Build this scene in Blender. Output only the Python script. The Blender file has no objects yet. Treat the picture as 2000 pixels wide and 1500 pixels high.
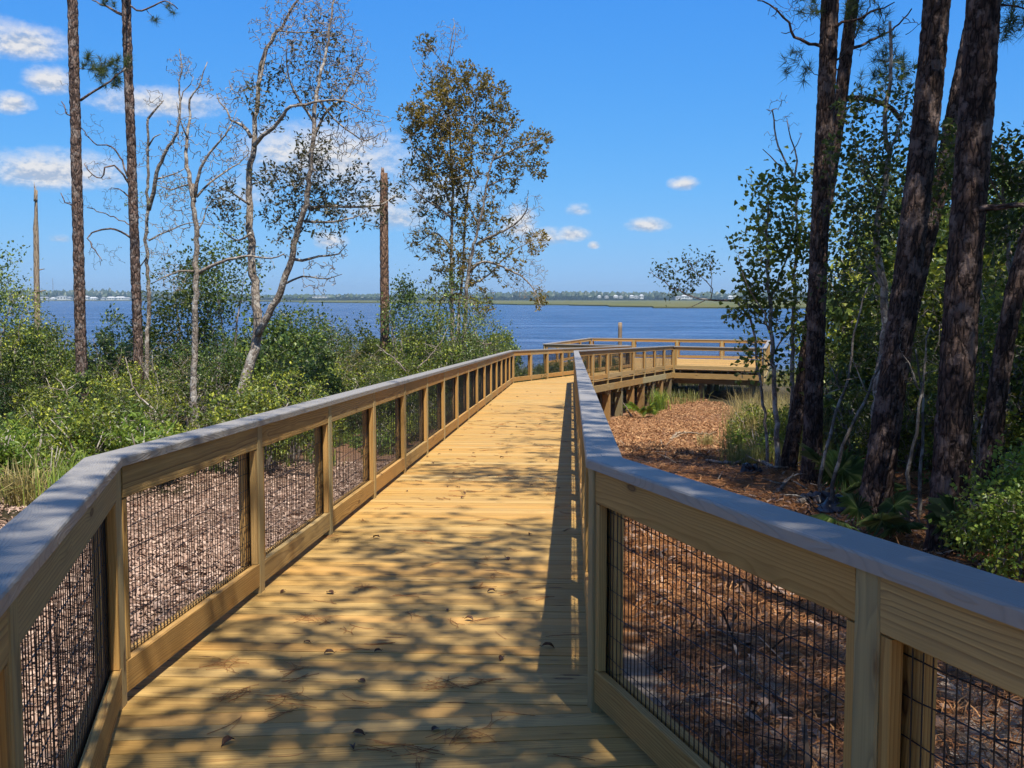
import bpy, math, random
import numpy as np
from mathutils import Vector

R = random.Random(11)
NR = np.random.RandomState(11)
SC = bpy.context.scene
COL = SC.collection
pi = math.pi

# ------------------------------------------------------------------ camera model
F = 2100.0
H0 = 1.58
PITCH = math.atan((750 - 582) / F)
SUN = Vector((0.19, -0.48, 1.07)).normalized()          # towards the sun


def P(px, py, d):
    """a world point d metres ahead, seen in that direction"""
    u = (px - 1000) / F
    v = (750 - py) / F
    b = math.cos(PITCH) + v * math.sin(PITCH)
    c = -math.sin(PITCH) + v * math.cos(PITCH)
    return np.array([u * d / b, d, H0 + c * d / b])


def hgrid(n=64, seed=3):
    return np.random.RandomState(seed).rand(n, n)


_G1, _G2 = hgrid(64, 3), hgrid(64, 5)


def vnoise(x, y, g=_G1):
    x = np.asarray(x, float); y = np.asarray(y, float)
    xi = np.floor(x).astype(int); yi = np.floor(y).astype(int)
    fx = x - xi; fy = y - yi
    fx = fx * fx * (3 - 2 * fx); fy = fy * fy * (3 - 2 * fy)
    a = g[xi % 64, yi % 64]; b = g[(xi + 1) % 64, yi % 64]
    c = g[xi % 64, (yi + 1) % 64]; d = g[(xi + 1) % 64, (yi + 1) % 64]
    return (a * (1 - fx) + b * fx) * (1 - fy) + (c * (1 - fx) + d * fx) * fy


WATER = -3.4


def zg(x, y):
    """ground height"""
    x = np.asarray(x, float); y = np.asarray(y, float)
    z = np.interp(y, [-60, 5, 38, 52, 62, 72, 90], [-.3, -.35, -2.87, -3.12, -3.3, -3.75, -5.0])
    rise = np.clip((x - 5) / 25, 0, 1) * .9 * np.clip((60 - y) / 40, 0, 1)
    bump = (vnoise(x * .35 + 9, y * .35) - .5) * .28 + (vnoise(x * 1.1, y * 1.1, _G2) - .5) * .1 + (vnoise(x * 4, y * 4, _G2) - .5) * .035
    near = np.clip((np.abs(x - .05 * y) - .5) / 2.5, .25, 1)
    return z + rise + bump * near


# ------------------------------------------------------------------ mesh helpers
class MB:
    """collects geometry for ONE mesh object; per-vertex 'grain' vector and 'tint' value"""

    def __init__(self):
        self.v = []; self.f = {}; self.g = []; self.t = []; self.n = 0

    def add(self, v, faces, g=None, t=0.5):
        v = np.asarray(v, float).reshape(-1, 3)
        for fa in faces:
            fa = np.asarray(fa, int)
            if fa.ndim == 1:
                fa = fa[None]
            if len(fa):
                self.f.setdefault(fa.shape[1], []).append(fa + self.n)
        self.v.append(v)
        self.g.append(v if g is None else np.asarray(g, float).reshape(-1, 3))
        self.t.append(np.broadcast_to(np.asarray(t, float), (len(v),)))
        self.n += len(v)

    def build(self, name, mat, parent=None, smooth=False, origin=None):
        me = bpy.data.meshes.new(name)
        v = np.concatenate(self.v); g = np.concatenate(self.g); t = np.concatenate(self.t)
        if origin is not None:
            v = v - np.asarray(origin)
        loops = []; starts = []; tot = 0
        for k, fs in self.f.items():
            fa = np.concatenate(fs)
            loops.append(fa.ravel())
            starts.append(tot + np.arange(len(fa)) * k)
            tot += fa.size
        loops = np.concatenate(loops); starts = np.concatenate(starts)
        me.vertices.add(len(v)); me.vertices.foreach_set('co', v.ravel())
        me.loops.add(len(loops)); me.loops.foreach_set('vertex_index', loops.astype(np.int32))
        me.polygons.add(len(starts)); me.polygons.foreach_set('loop_start', starts.astype(np.int32))
        me.update(calc_edges=True)
        me.polygons.foreach_set('use_smooth', np.full(len(starts), smooth))
        a = me.attributes.new('grain', 'FLOAT_VECTOR', 'POINT'); a.data.foreach_set('vector', g.ravel())
        a = me.attributes.new('tint', 'FLOAT', 'POINT'); a.data.foreach_set('value', t.astype(np.float32))
        me.materials.append(mat)
        o = bpy.data.objects.new(name, me); COL.objects.link(o)
        if parent is not None:
            o.parent = parent
        elif origin is not None:
            o.location = origin
        return o


def tag(o, label=None, cat=None, group=None, kind=None):
    if label: o['label'] = label
    if cat: o['category'] = cat
    if group: o['group'] = group
    if kind: o['kind'] = kind
    return o


def thing(name, label, cat, loc=(0, 0, 0), group=None):
    o = bpy.data.objects.new(name, None); COL.objects.link(o)
    o.location = loc; o.empty_display_size = .2
    return tag(o, label, cat, group)


def dup(root, loc, rotz=0.0, scale=1.0, label=None):
    r = root.copy(); COL.objects.link(r)
    r.location = loc; r.rotation_euler = (0, 0, rotz); r.scale = (scale,) * 3
    if label: r['label'] = label
    for ch in root.children:
        c = ch.copy(); COL.objects.link(c); c.parent = r
        for g in ch.children:
            d = g.copy(); COL.objects.link(d); d.parent = c
    return r


def nrm(a):
    a = np.asarray(a, float)
    return a / (np.linalg.norm(a, axis=-1, keepdims=True) + 1e-12)


def board(mb, A, B, wd, w, t, ch=.004, tint=None):
    """a sawn board along A-B; wd = direction of its width, chamfered long edges"""
    A = np.asarray(A, float); B = np.asarray(B, float)
    L = np.linalg.norm(B - A); ax = (B - A) / L
    wd = np.asarray(wd, float); wd = nrm(wd - ax * wd.dot(ax))
    th = np.cross(ax, wd)
    a, b = w / 2, t / 2
    sec = [(-a + ch, -b), (a - ch, -b), (a, -b + ch), (a, b - ch), (a - ch, b), (-a + ch, b), (-a, b - ch), (-a, -b + ch)]
    v = []; g = []
    u0 = R.uniform(0, 80); v0 = R.uniform(-.10, .10); w0 = R.choice((-1, 1)) * R.uniform(.03, .10)
    for E, u in ((A, 0), (B, L)):
        for (p, q) in sec:
            v.append(E + wd * p + th * q); g.append((u0 + u, p + v0, q + w0))
    fs = [[i, (i + 1) % 8, 8 + (i + 1) % 8, 8 + i] for i in range(8)]
    mb.add(v, [fs, [list(range(7, -1, -1)), list(range(8, 16))]], g, R.random() if tint is None else tint)


def box(mb, c, s, rz=0.0, tint=.5):
    c = np.asarray(c, float); ca, sa = math.cos(rz), math.sin(rz)
    v = []
    for k in (-.5, .5):
        for (i, j) in ((-.5, -.5), (.5, -.5), (.5, .5), (-.5, .5)):
            x, y = i * s[0], j * s[1]
            v.append(c + (x * ca - y * sa, x * sa + y * ca, k * s[2]))
    mb.add(v, [[[3, 2, 1, 0], [4, 5, 6, 7], [0, 1, 5, 4], [1, 2, 6, 5], [2, 3, 7, 6], [3, 0, 4, 7]]], None, tint)


def prism(mb, poly, z_top, thick, g=None, tint=.5):
    """poly: xy corner list; z_top: callable(x,y)"""
    n = len(poly)
    top = np.array([(x, y, z_top(x, y)) for x, y in poly]); bot = top - (0, 0, thick)
    if g is None:
        gg = None
    else:
        gg = np.concatenate([g, g + (0, 0, thick)])
    mb.add(np.concatenate([top, bot]), [[list(range(n)), list(range(2 * n - 1, n - 1, -1))],
                                        [[(i + 1) % n, i, n + i, n + (i + 1) % n] for i in range(n)]], gg, tint)


def frames(pts):
    pts = np.asarray(pts, float)
    T = nrm(np.gradient(pts, axis=0))
    N = np.zeros_like(T)
    a = np.array([1., 0, 0]) if abs(T[0][0]) < .8 else np.array([0, 1., 0])
    n = nrm(a - T[0] * a.dot(T[0]))
    for i in range(len(T)):
        n = nrm(n - T[i] * n.dot(T[i])); N[i] = n
    return T, N, np.cross(T, N)


def tube(mb, pts, rad, n=6, tint=.5, cap=True, off=None, disp=None):
    pts = np.asarray(pts, float); rad = np.broadcast_to(np.asarray(rad, float), (len(pts),))
    T, N, B = frames(pts)
    th = np.arange(n) * 2 * pi / n
    seg = np.concatenate([[0], np.cumsum(np.linalg.norm(np.diff(pts, axis=0), axis=1))])
    rr = rad[:, None] * np.ones(n)
    if disp is not None:
        rr = rr + disp
    v = pts[:, None] + N[:, None] * (np.cos(th)[None, :, None] * rr[..., None]) + B[:, None] * (np.sin(th)[None, :, None] * rr[..., None])
    off = np.array(off if off is not None else (R.uniform(0, 50), R.uniform(0, 50), R.uniform(0, 50)))
    g = np.stack([np.cos(th)[None] * rad[:, None], np.sin(th)[None] * rad[:, None], np.broadcast_to(seg[:, None], rr.shape)], -1) + off
    m = len(pts)
    i = np.arange(m - 1)[:, None] * n; j = np.arange(n)[None]
    q = np.stack([i + j, i + (j + 1) % n, i + n + (j + 1) % n, i + n + j], -1).reshape(-1, 4)
    fs = [q]
    if cap:
        fs.append(np.array([list(range((m - 1) * n, m * n))]))
        fs.append(np.array([list(range(n - 1, -1, -1))]))
    tt = tint if np.ndim(tint) == 0 else np.asarray(tint).ravel()
    mb.add(v.reshape(-1, 3), fs, g.reshape(-1, 3), tt)


def smooth_path(pts, step):
    pts = np.asarray(pts, float)
    if len(pts) < 3:
        k = max(2, int(np.linalg.norm(pts[-1] - pts[0]) / step) + 1)
        return pts[0] + (pts[-1] - pts[0]) * np.linspace(0, 1, k)[:, None]
    h = np.maximum(np.linalg.norm(np.diff(pts, axis=0), axis=1), 1e-6)
    v = np.diff(pts, axis=0) / h[:, None]
    m = np.concatenate([[v[0]], (v[:-1] * h[1:, None] + v[1:] * h[:-1, None]) / (h[:-1] + h[1:])[:, None], [v[-1]]])
    out = []
    for i in range(len(pts) - 1):
        k = max(1, int(h[i] / step))
        for t in np.arange(k) / k:
            t2, t3 = t * t, t * t * t
            out.append((2 * t3 - 3 * t2 + 1) * pts[i] + (t3 - 2 * t2 + t) * h[i] * m[i] + (-2 * t3 + 3 * t2) * pts[i + 1] + (t3 - t2) * h[i] * m[i + 1])
    out.append(pts[-1])
    return np.array(out)


def leaf_quads(C, D, L, W, up=.35, rs=None):
    """diamond leaves folded on the midrib: C bases, D directions"""
    rs = rs or NR
    n = len(C)
    C = np.asarray(C, float); D = nrm(D)
    L = np.broadcast_to(np.asarray(L, float), (n,))[:, None]; W = np.broadcast_to(np.asarray(W, float), (n,))[:, None]
    up_v = rs.normal(size=(n, 3)) + np.array([0, 0, up * 3])
    S = nrm(np.cross(D, up_v)); Nn = np.cross(S, D)
    mid = C + D * L * rs.uniform(.4, .55, (n, 1))
    fold = Nn * W * rs.uniform(.1, .6, (n, 1))
    v = np.stack([C, mid + S * W + fold, C + D * L - Nn * L * rs.uniform(0, .25, (n, 1)), mid - S * W + fold], 1).reshape(-1, 3)
    q = np.arange(4 * n).reshape(n, 4)
    return v, q


def needle_tris(C, D, L, W, rs=None):
    rs = rs or NR
    n = len(C); D = nrm(D)
    S = nrm(np.cross(D, rs.normal(size=(n, 3)))) * np.broadcast_to(W, (n,))[:, None]
    L = np.broadcast_to(L, (n,))[:, None]
    v = np.stack([C - S, C + S, C + D * L - np.array([0, 0, 1]) * L * .12], 1).reshape(-1, 3)
    return v, np.arange(3 * n).reshape(n, 3)


# ------------------------------------------------------------------ node helpers
class NT:
    def __init__(self, name=None, tree=None):
        if tree is None:
            self.m = bpy.data.materials.new(name); self.m.use_nodes = True; tree = self.m.node_tree
        self.t = tree; tree.nodes.clear()

    def n(self, typ, ins=None, **kw):
        nd = self.t.nodes.new(typ)
        for k, v in kw.items():
            setattr(nd, k, v)
        for k, v in (ins or {}).items():
            s = nd.inputs[k]
            if isinstance(v, bpy.types.NodeSocket): self.t.links.new(v, s)
            elif isinstance(v, bpy.types.Node): self.t.links.new(v.outputs[0], s)
            else: s.default_value = v
        return nd

    def math(self, op, a, b=0.0, c=0.0, clamp=False):
        return self.n('ShaderNodeMath', {0: a, 1: b, 2: c}, operation=op, use_clamp=clamp).outputs[0]

    def vm(self, op, a, b=(0, 0, 0)):
        nd = self.n('ShaderNodeVectorMath', {0: a, 1: b}, operation=op)
        return nd.outputs['Value'] if op in ('LENGTH', 'DOT_PRODUCT', 'DISTANCE') else nd.outputs[0]

    def attr(self, name, out='Fac'):
        return self.n('ShaderNodeAttribute', attribute_name=name).outputs[out]

    def noise(self, vec, scale=5, detail=3, rough=.55, dist=0.0, out='Fac'):
        return self.n('ShaderNodeTexNoise', {'Vector': vec, 'Scale': scale, 'Detail': detail, 'Roughness': rough, 'Distortion': dist}).outputs[out]

    def ramp(self, fac, stops, interp='LINEAR'):
        nd = self.n('ShaderNodeValToRGB', {'Fac': fac}); cr = nd.color_ramp; cr.interpolation = interp
        while len(cr.elements) < len(stops): cr.elements.new(.5)
        for e, (p, c) in zip(cr.elements, stops):
            e.position = p; e.color = (c, c, c, 1) if np.ndim(c) == 0 else (*c, 1)
        return nd.outputs[0]

    def mix(self, fac, a, b, typ='MIX'):
        nd = self.n('ShaderNodeMix', data_type='RGBA', blend_type=typ)
        for k, v in ((0, fac), (6, a), (7, b)):
            s = nd.inputs[k]
            if isinstance(v, bpy.types.NodeSocket): self.t.links.new(v, s)
            else: s.default_value = v if k == 0 else (*v, 1)
        return nd.outputs[2]

    def bump(self, h, strength=.3, dist=.01):
        return self.n('ShaderNodeBump', {'Height': h, 'Strength': strength, 'Distance': dist}).outputs[0]

    def out(self, col, rough=.7, spec=.3, normal=None, extra=None):
        ins = {'Base Color': col if isinstance(col, bpy.types.NodeSocket) else (*col, 1), 'Roughness': rough, 'Specular IOR Level': spec}
        if normal is not None: ins['Normal'] = normal
        b = self.n('ShaderNodeBsdfPrincipled', ins)
        sh = b.outputs[0]
        if extra is not None:
            sh = self.n('ShaderNodeMixShader', {0: extra[0], 1: sh, 2: extra[1]}).outputs[0]
        self.t.links.new(sh, self.n('ShaderNodeOutputMaterial').inputs[0])
        return self.m


M = {}


def mat_wood(name, light, late, green=.25, bump=.25, dirt=.5):
    t = NT(name)
    g = t.attr('grain', 'Vector'); tint = t.attr('tint')
    low = t.noise(t.vm('MULTIPLY', g, (.9, 7, 7)), 1.0, 2, .5, 0, 'Color')
    wob = t.vm('MULTIPLY', t.vm('SUBTRACT', low, (.5, .5, .5)), (0, .055, .055))
    vor = t.n('ShaderNodeTexVoronoi', {'Vector': t.vm('MULTIPLY', g, (2.8, 10, 0)), 'Scale': 1.0, 'Randomness': 1.0})
    kd = vor.outputs['Distance']
    keep = t.math('GREATER_THAN', t.n('ShaderNodeSeparateColor', {0: vor.outputs['Color']}).outputs[0], .45)
    knot = t.math('MULTIPLY', t.ramp(kd, [(0.0, .55), (.08, .7), (.11, 1.0), (.135, .45), (.18, 0.0)]), keep)
    halo = t.math('MULTIPLY', t.ramp(kd, [(0.0, 1.0), (.45, 0.0)]), keep)
    yz = t.vm('ADD', t.vm('MULTIPLY', g, (.012, 1, 1)), wob)
    rad = t.math('ADD', t.vm('LENGTH', t.vm('MULTIPLY', yz, (0, 1, 1))), t.math('MULTIPLY', halo, .016))
    ring = t.math('FRACT', t.math('MULTIPLY', rad, 92.0))
    ring = t.ramp(ring, [(0, 0.0), (.55, .35), (.88, 1.0), (1.0, 0.0)])
    fine = t.noise(t.vm('MULTIPLY', g, (3, 140, 140)), 1.0, 3, .6)
    broad = t.noise(t.vm('MULTIPLY', g, (.8, 26, 26)), 1.0, 3, .65)
    c = t.mix(t.math('MULTIPLY', ring, .95), light, late)
    c = t.mix(t.math('MULTIPLY', t.ramp(fine, [(.38, 1.0), (.62, 0.0)]), .35), c, tuple(x * .62 for x in late))
    c = t.mix(t.math('MULTIPLY', t.ramp(broad, [(.4, 0.0), (.66, 1.0)]), dirt), c, tuple(x * y for x, y in zip(light, (.52, .47, .42))))
    c = t.mix(t.math('MULTIPLY', t.ramp(tint, [(.4, 0.0), (1.0, 1.0)]), green), c, (.31, .31, .185))
    hue = t.math('FRACT', t.math('MULTIPLY', tint, 7.3))
    c = t.mix(t.math('MULTIPLY', t.ramp(hue, [(.5, 0.0), (1.0, 1.0)]), .45), c, t.mix(.5, c, (.30, .15, .05)))
    c = t.mix(t.math('MULTIPLY', t.ramp(hue, [(0.0, 1.0), (.4, 0.0)]), .4), c, t.mix(.5, c, (.72, .56, .30)))
    c = t.mix(t.math('MULTIPLY', t.ramp(tint, [(0.0, 1.0), (.45, 0.0)]), .5), c, (.56, .29, .075))
    c = t.mix(t.math('MULTIPLY', halo, .22), c, tuple(x * .6 for x in late))
    c = t.mix(knot, c, (.11, .055, .022))
    h = t.math('ADD', t.math('MULTIPLY', ring, -.35), fine)
    return t.out(c, .72, .25, t.bump(h, bump, .004))


def mat_leaf(name, c0, c1, c2, trans=.35, tcol=None, rough=.45, spec=.4):
    t = NT(name)
    tint = t.attr('tint')
    c = t.ramp(tint, [(0.0, c0), (.5, c1), (1.0, c2)])
    tl = t.n('ShaderNodeBsdfTranslucent', {'Color': t.mix(.5, c, tcol or tuple(x * 1.6 for x in c2))})
    return t.out(c, rough, spec, None, (trans, tl.outputs[0]))


def mat_bark(name, c0, c1, fiss, scale=(9, 9, 3.2), lichen=None, bump=.7):
    t = NT(name)
    g = t.attr('grain', 'Vector'); tint = t.attr('tint')
    gs = t.vm('MULTIPLY', g, scale)
    gw = t.vm('ADD', gs, t.vm('MULTIPLY', t.noise(gs, 1.2, 2, .5, 0, 'Color'), (.7, .7, .7)))
    ve = t.n('ShaderNodeTexVoronoi', {'Vector': gw, 'Scale': 1.0}, feature='DISTANCE_TO_EDGE').outputs[0]
    vc = t.n('ShaderNodeTexVoronoi', {'Vector': gw, 'Scale': 1.0}).outputs['Color']
    vcs = t.n('ShaderNodeSeparateColor', {0: vc}).outputs[0]
    fine = t.noise(g, 60, 4, .65)
    c = t.mix(vcs, c0, c1)
    c = t.mix(t.math('MULTIPLY', t.ramp(fine, [(.3, 1.0), (.65, 0.0)]), .55), c, tuple(x * .45 for x in c0))
    c = t.mix(t.ramp(tint, [(0.0, 1.0), (.45, 0.0)]), c, fiss)
    c = t.mix(t.ramp(ve, [(0.0, .9), (.12, 0.0)]), c, fiss)
    if lichen:
        ln = t.noise(g, 5, 4, .65)
        c = t.mix(t.ramp(ln, [(.52, 0.0), (.6, .85)]), c, lichen)
    h = t.math('ADD', t.ramp(ve, [(0.0, 0.0), (.25, 1.0)]), t.math('MULTIPLY', fine, .5))
    return t.out(c, .9, .12, t.bump(h, bump, .03))


def mat_plain(name, c, rough=.7, spec=.3, var=.25, scale=6, metallic=0):
    t = NT(name)
    g = t.n('ShaderNodeNewGeometry').outputs['Position']
    nz = t.noise(g, scale, 4, .6)
    col = t.mix(nz, tuple(x * (1 - var) for x in c), tuple(min(1, x * (1 + var)) for x in c))
    return t.out(col, rough, spec, t.bump(nz, .15, .01))


def tinted(name, stops, rough=.8, spec=.2, noise_amt=.3):
    t = NT(name)
    c = t.ramp(t.attr('tint'), stops)
    nz = t.noise(t.attr('grain', 'Vector'), 90, 3, .6)
    c = t.mix(t.math('MULTIPLY', nz, noise_amt), c, tuple(x * .4 for x in stops[0][1]))
    return t.out(c, rough, spec)


M['deck'] = mat_wood('deck_pine', (.66, .43, .135), (.37, .20, .055), .16, .3, .6)
M['rail'] = mat_wood('rail_pine', (.56, .365, .125), (.20, .105, .032), .6, .35, .5)
M['pile'] = mat_wood('pile_wood', (.21, .165, .095), (.11, .08, .04), .4, .5, .8)
M['pole'] = mat_wood('weathered_wood', (.36, .27, .19), (.2, .14, .09), .1, .5, .8)


def mat_cap():
    t = NT('grey_composite')
    g = t.attr('grain', 'Vector')
    low = t.noise(t.vm('MULTIPLY', g, (1.3, 9, 9)), 1.0, 2, .5, 0, 'Color')
    yz = t.vm('ADD', t.vm('MULTIPLY', g, (.05, 1, 0)), t.vm('MULTIPLY', t.vm('SUBTRACT', low, (.5, .5, .5)), (0, .13, 0)))
    arch = t.math('ABSOLUTE', t.n('ShaderNodeSeparateXYZ', {0: yz}).outputs[1])
    u = t.n('ShaderNodeSeparateXYZ', {0: g}).outputs[0]
    rad = t.math('ADD', arch, t.math('MULTIPLY', t.math('PINGPONG', u, 1.3), .055))
    ring = t.math('FRACT', t.math('MULTIPLY', rad, 110.0))
    ring = t.ramp(ring, [(0, 0.0), (.5, 0.0), (.8, 1.0), (1.0, 0.0)])
    fine = t.noise(t.vm('MULTIPLY', g, (5, 160, 160)), 1.0, 2, .6)
    spk = t.noise(g, 14, 4, .6)
    c = t.mix(t.math('MULTIPLY', ring, .25), (.30, .28, .25), (.135, .13, .125))
    c = t.mix(t.math('MULTIPLY', spk, .2), c, (.215, .205, .19))
    h = t.math('ADD', t.math('MULTIPLY', ring, -1.0), t.math('MULTIPLY', fine, .3))
    return t.out(c, .5, .4, t.bump(h, .35, .0025))


M['cap'] = mat_cap()
M['wire'] = mat_plain('black_vinyl_wire', (.012, .012, .014), .4, .5, .2)
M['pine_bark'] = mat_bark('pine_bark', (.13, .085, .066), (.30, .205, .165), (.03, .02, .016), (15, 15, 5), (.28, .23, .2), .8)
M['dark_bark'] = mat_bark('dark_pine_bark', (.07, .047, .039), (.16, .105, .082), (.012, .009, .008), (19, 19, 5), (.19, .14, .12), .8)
M['grey_bark'] = mat_bark('grey_bark', (.25, .205, .165), (.38, .325, .27), (.10, .075, .06), (14, 14, 7), (.47, .44, .39), .4)
M['twig'] = mat_bark('twig_bark', (.25, .20, .17), (.38, .33, .29), (.12, .09, .08), (30, 30, 10), (.46, .43, .39), .2)
M['stem_bark'] = mat_bark('stem_bark', (.13, .11, .09), (.24, .21, .175), (.07, .06, .05), (30, 30, 10), (.33, .31, .27), .2)
M['snag'] = mat_bark('snag_wood', (.42, .32, .22), (.56, .44, .32), (.09, .06, .04), (25, 25, 2), None, .5)
M['red_snag'] = mat_bark('red_snag_bark', (.28, .165, .105), (.43, .27, .185), (.05, .028, .02), (16, 16, 4), None, .8)
M['oak_leaf'] = mat_leaf('oak_leaf', (.028, .036, .016), (.075, .08, .03), (.17, .13, .045), .3)
M['olive_leaf'] = mat_leaf('olive_leaf', (.055, .058, .012), (.17, .135, .022), (.32, .22, .03), .35)
M['dark_leaf'] = mat_leaf('dark_leaf', (.024, .04, .010), (.06, .09, .019), (.20, .24, .04), .42)
M['maple_leaf'] = mat_leaf('maple_leaf', (.03, .048, .012), (.075, .115, .022), (.30, .34, .045), .48)
M['myrtle_leaf'] = mat_leaf('myrtle_leaf', (.032, .054, .010), (.125, .175, .024), (.44, .46, .05), .2)
M['bush_leaf'] = mat_leaf('bush_leaf', (.022, .044, .012), (.07, .125, .026), (.27, .34, .06), .2)
M['weed_leaf'] = mat_leaf('weed_leaf', (.07, .13, .018), (.17, .27, .035), (.38, .44, .07), .32)
M['needle'] = mat_leaf('pine_needle', (.022, .05, .014), (.05, .10, .02), (.15, .17, .04), .3)
M['palm_leaf'] = mat_leaf('palmetto_leaf', (.03, .07, .015), (.075, .14, .035), (.2, .25, .09), .3)
M['reed'] = mat_leaf('reed_blade', (.13, .12, .035), (.32, .27, .095), (.55, .44, .19), .35)
M['green_reed'] = mat_leaf('green_reed_blade', (.07, .10, .02), (.16, .19, .04), (.36, .33, .11), .35)
M['dead_leaf'] = tinted('dead_leaf', [(0, (.035, .016, .009)), (.6, (.10, .045, .02)), (1, (.22, .11, .045))], .6, .3)
M['straw'] = tinted('pine_straw', [(0, (.13, .05, .018)), (.5, (.34, .14, .045)), (1, (.55, .29, .12))], .7, .25)
M['chip'] = tinted('wood_chip', [(0, (.10, .06, .045)), (.5, (.36, .23, .165)), (1, (.62, .46, .36))], .85, .15)
# ------------------------------------------------------------------ boardwalk
SLOPE = .034
PLAT_Z = -1.72


def zdeck(x, y):
    return -SLOPE * y


def zplat(x, y):
    return PLAT_Z


V2 = lambda a: np.array(a, float)
BLn, BRn = V2((-1.646, 4.447)), V2((.326, 4.42))        # near bends (inner faces of the posts)
BLf, BRf = V2((.053, 35.0)), V2((2.0, 34.6))            # far bends
FL, FR = V2((5.65, 50.88)), V2((7.43, 50.02))           # where the walk meets the platform
PA, PB, PC, PD = V2((1.66, 52.7)), V2((4.45, 60.4)), V2((13.6, 57.1)), V2((11.3, 48.3))
NEAR = V2((.2545, -.967))
SLn, SRn = BLn + NEAR * 7.2, BRn + NEAR * 6.9


def clip(poly, a, b, c):
    """keep the side a*x+b*y<=c"""
    out = []
    n = len(poly)
    for i in range(n):
        p, q = poly[i], poly[(i + 1) % n]
        dp, dq = a * p[0] + b * p[1] - c, a * q[0] + b * q[1] - c
        if dp <= 0: out.append(p)
        if dp * dq < 0:
            t = dp / (dp - dq)
            out.append(p + (q - p) * t)
    return out


def planks(mb, poly, along, zf, w=.140, gap=.006, th=.038, joints=None):
    along = nrm(V2(along)); across = np.array([-along[1], along[0]])
    s = [float(p.dot(across)) for p in poly]; k = min(s)
    while k < max(s):
        pc = clip(clip(list(poly), *(-across), -(k + gap / 2)), *across, k + w - gap / 2)
        k += w
        if len(pc) < 3: continue
        u0 = R.uniform(0, 90); v0 = R.uniform(-.10, .10); w0 = R.choice((-1, 1)) * R.uniform(.03, .1)
        lift = R.uniform(-.0015, .0015)
        g = np.array([(p.dot(along) + u0, p.dot(across) - k + v0, w0) for p in pc])
        prism(mb, pc, lambda x, y: zf(x, y) + lift, th, g, R.random())


walk = thing('boardwalk', 'new yellow pine boardwalk sloping down through the trees to the water, strewn with leaves', 'boardwalk', (0, 0, 0))
mb = MB()
e = .012
EX = .098
_f = lambda a, b, sd: (lambda d: (a + np.array([d[1], -d[0]]) * sd * EX, d))(nrm(b - a))
_x = lambda p, q: p[0] + p[1] * (np.cross(np.append(q[0] - p[0], 0), np.append(q[1], 0))[2] / np.cross(np.append(p[1], 0), np.append(q[1], 0))[2])
_l = [_f(SLn, BLn, -1), _f(BLn, BLf, -1), _f(BLf, FL, -1)]; _r = [_f(SRn, BRn, 1), _f(BRn, BRf, 1), _f(BRf, FR, 1)]
DL = [_l[0][0], _x(_l[0], _l[1]), _x(_l[1], _l[2]), FL + (_l[2][0] - BLf)]; DR = [_r[0][0], _x(_r[0], _r[1]), _x(_r[1], _r[2]), FR + (_r[2][0] - BRf)]
planks(mb, [DL[1], DL[0], DR[0], DR[1]], (1, .09), zdeck)
planks(mb, [DL[1], DR[1], DR[2], DL[2]], (1, -.055), zdeck)
planks(mb, [DL[2], DR[2], DR[3], DL[3]], (.943, -.36), zdeck)
mb.build('deck', M['deck'], walk)


def v3(p, z): return np.array([p[0], p[1], z])


runs = [(SLn, BLn, -1), (BLn, BLf, -1), (BLf, FL, -1), (SRn, BRn, 1), (BRn, BRf, 1), (BRf, FR, 1)]
for a, b, sd in runs:
    d = nrm(b - a); out = np.array([d[1], -d[0]]) * sd
    L = np.linalg.norm(b - a); k = 0.0
    while k < L - .3:
        k2 = min(L, k + 4.8)
        p, q = a + d * k + out * .125, a + d * k2 + out * .125
        mb = MB()
        board(mb, v3(p, zdeck(*p) - .29), v3(q, zdeck(*q) - .29), (0, 0, 1), .24, .038)
        mb.build('rim_board', M['rail'], walk)
        p, q = a + d * k - out * .35, a + d * k2 - out * .35
        mb = MB()
        board(mb, v3(p, zdeck(*p) - .165), v3(q, zdeck(*q) - .165), (0, 0, 1), .24, .05)
        mb.build('joist', M['pile'], walk)
        k = k2
# bents: pairs of piles with a cross beam
bents = [(BLn, BLf, BRn, BRf, [i / 9 for i in range(0, 10)]), (BLf, FL, BRf, FR, [.02, .145, .26, .375, .49, .605, .72, .835, .95])]
for a, b, c, d, ts in bents:
    for t in ts:
        l = a + (b - a) * t; r = c + (d - c) * t
        x = nrm(r - l)
        mb = MB(); zz = min(zdeck(*l), zdeck(*r)) - .42
        p, q = l - x * .02, r + x * .02
        board(mb, v3(p, zz - .02), v3(q, zz - .02), (0, 0, 1), .24, .09)
        mb.build('cross_beam', M['pile'], walk)
        for p in (l + x * .10, r - x * .04):
            mb = MB(); zt = zz - .1
            zb = float(zg(*p)) - .5
            dy = nrm(np.array([-x[1], x[0]]))
            board(mb, v3(p + dy * .16, zb), v3(p + dy * .16, zt + .2), v3(x, 0), .28, .26, .02)
            mb.build('piling', M['pile'], walk)

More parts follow.
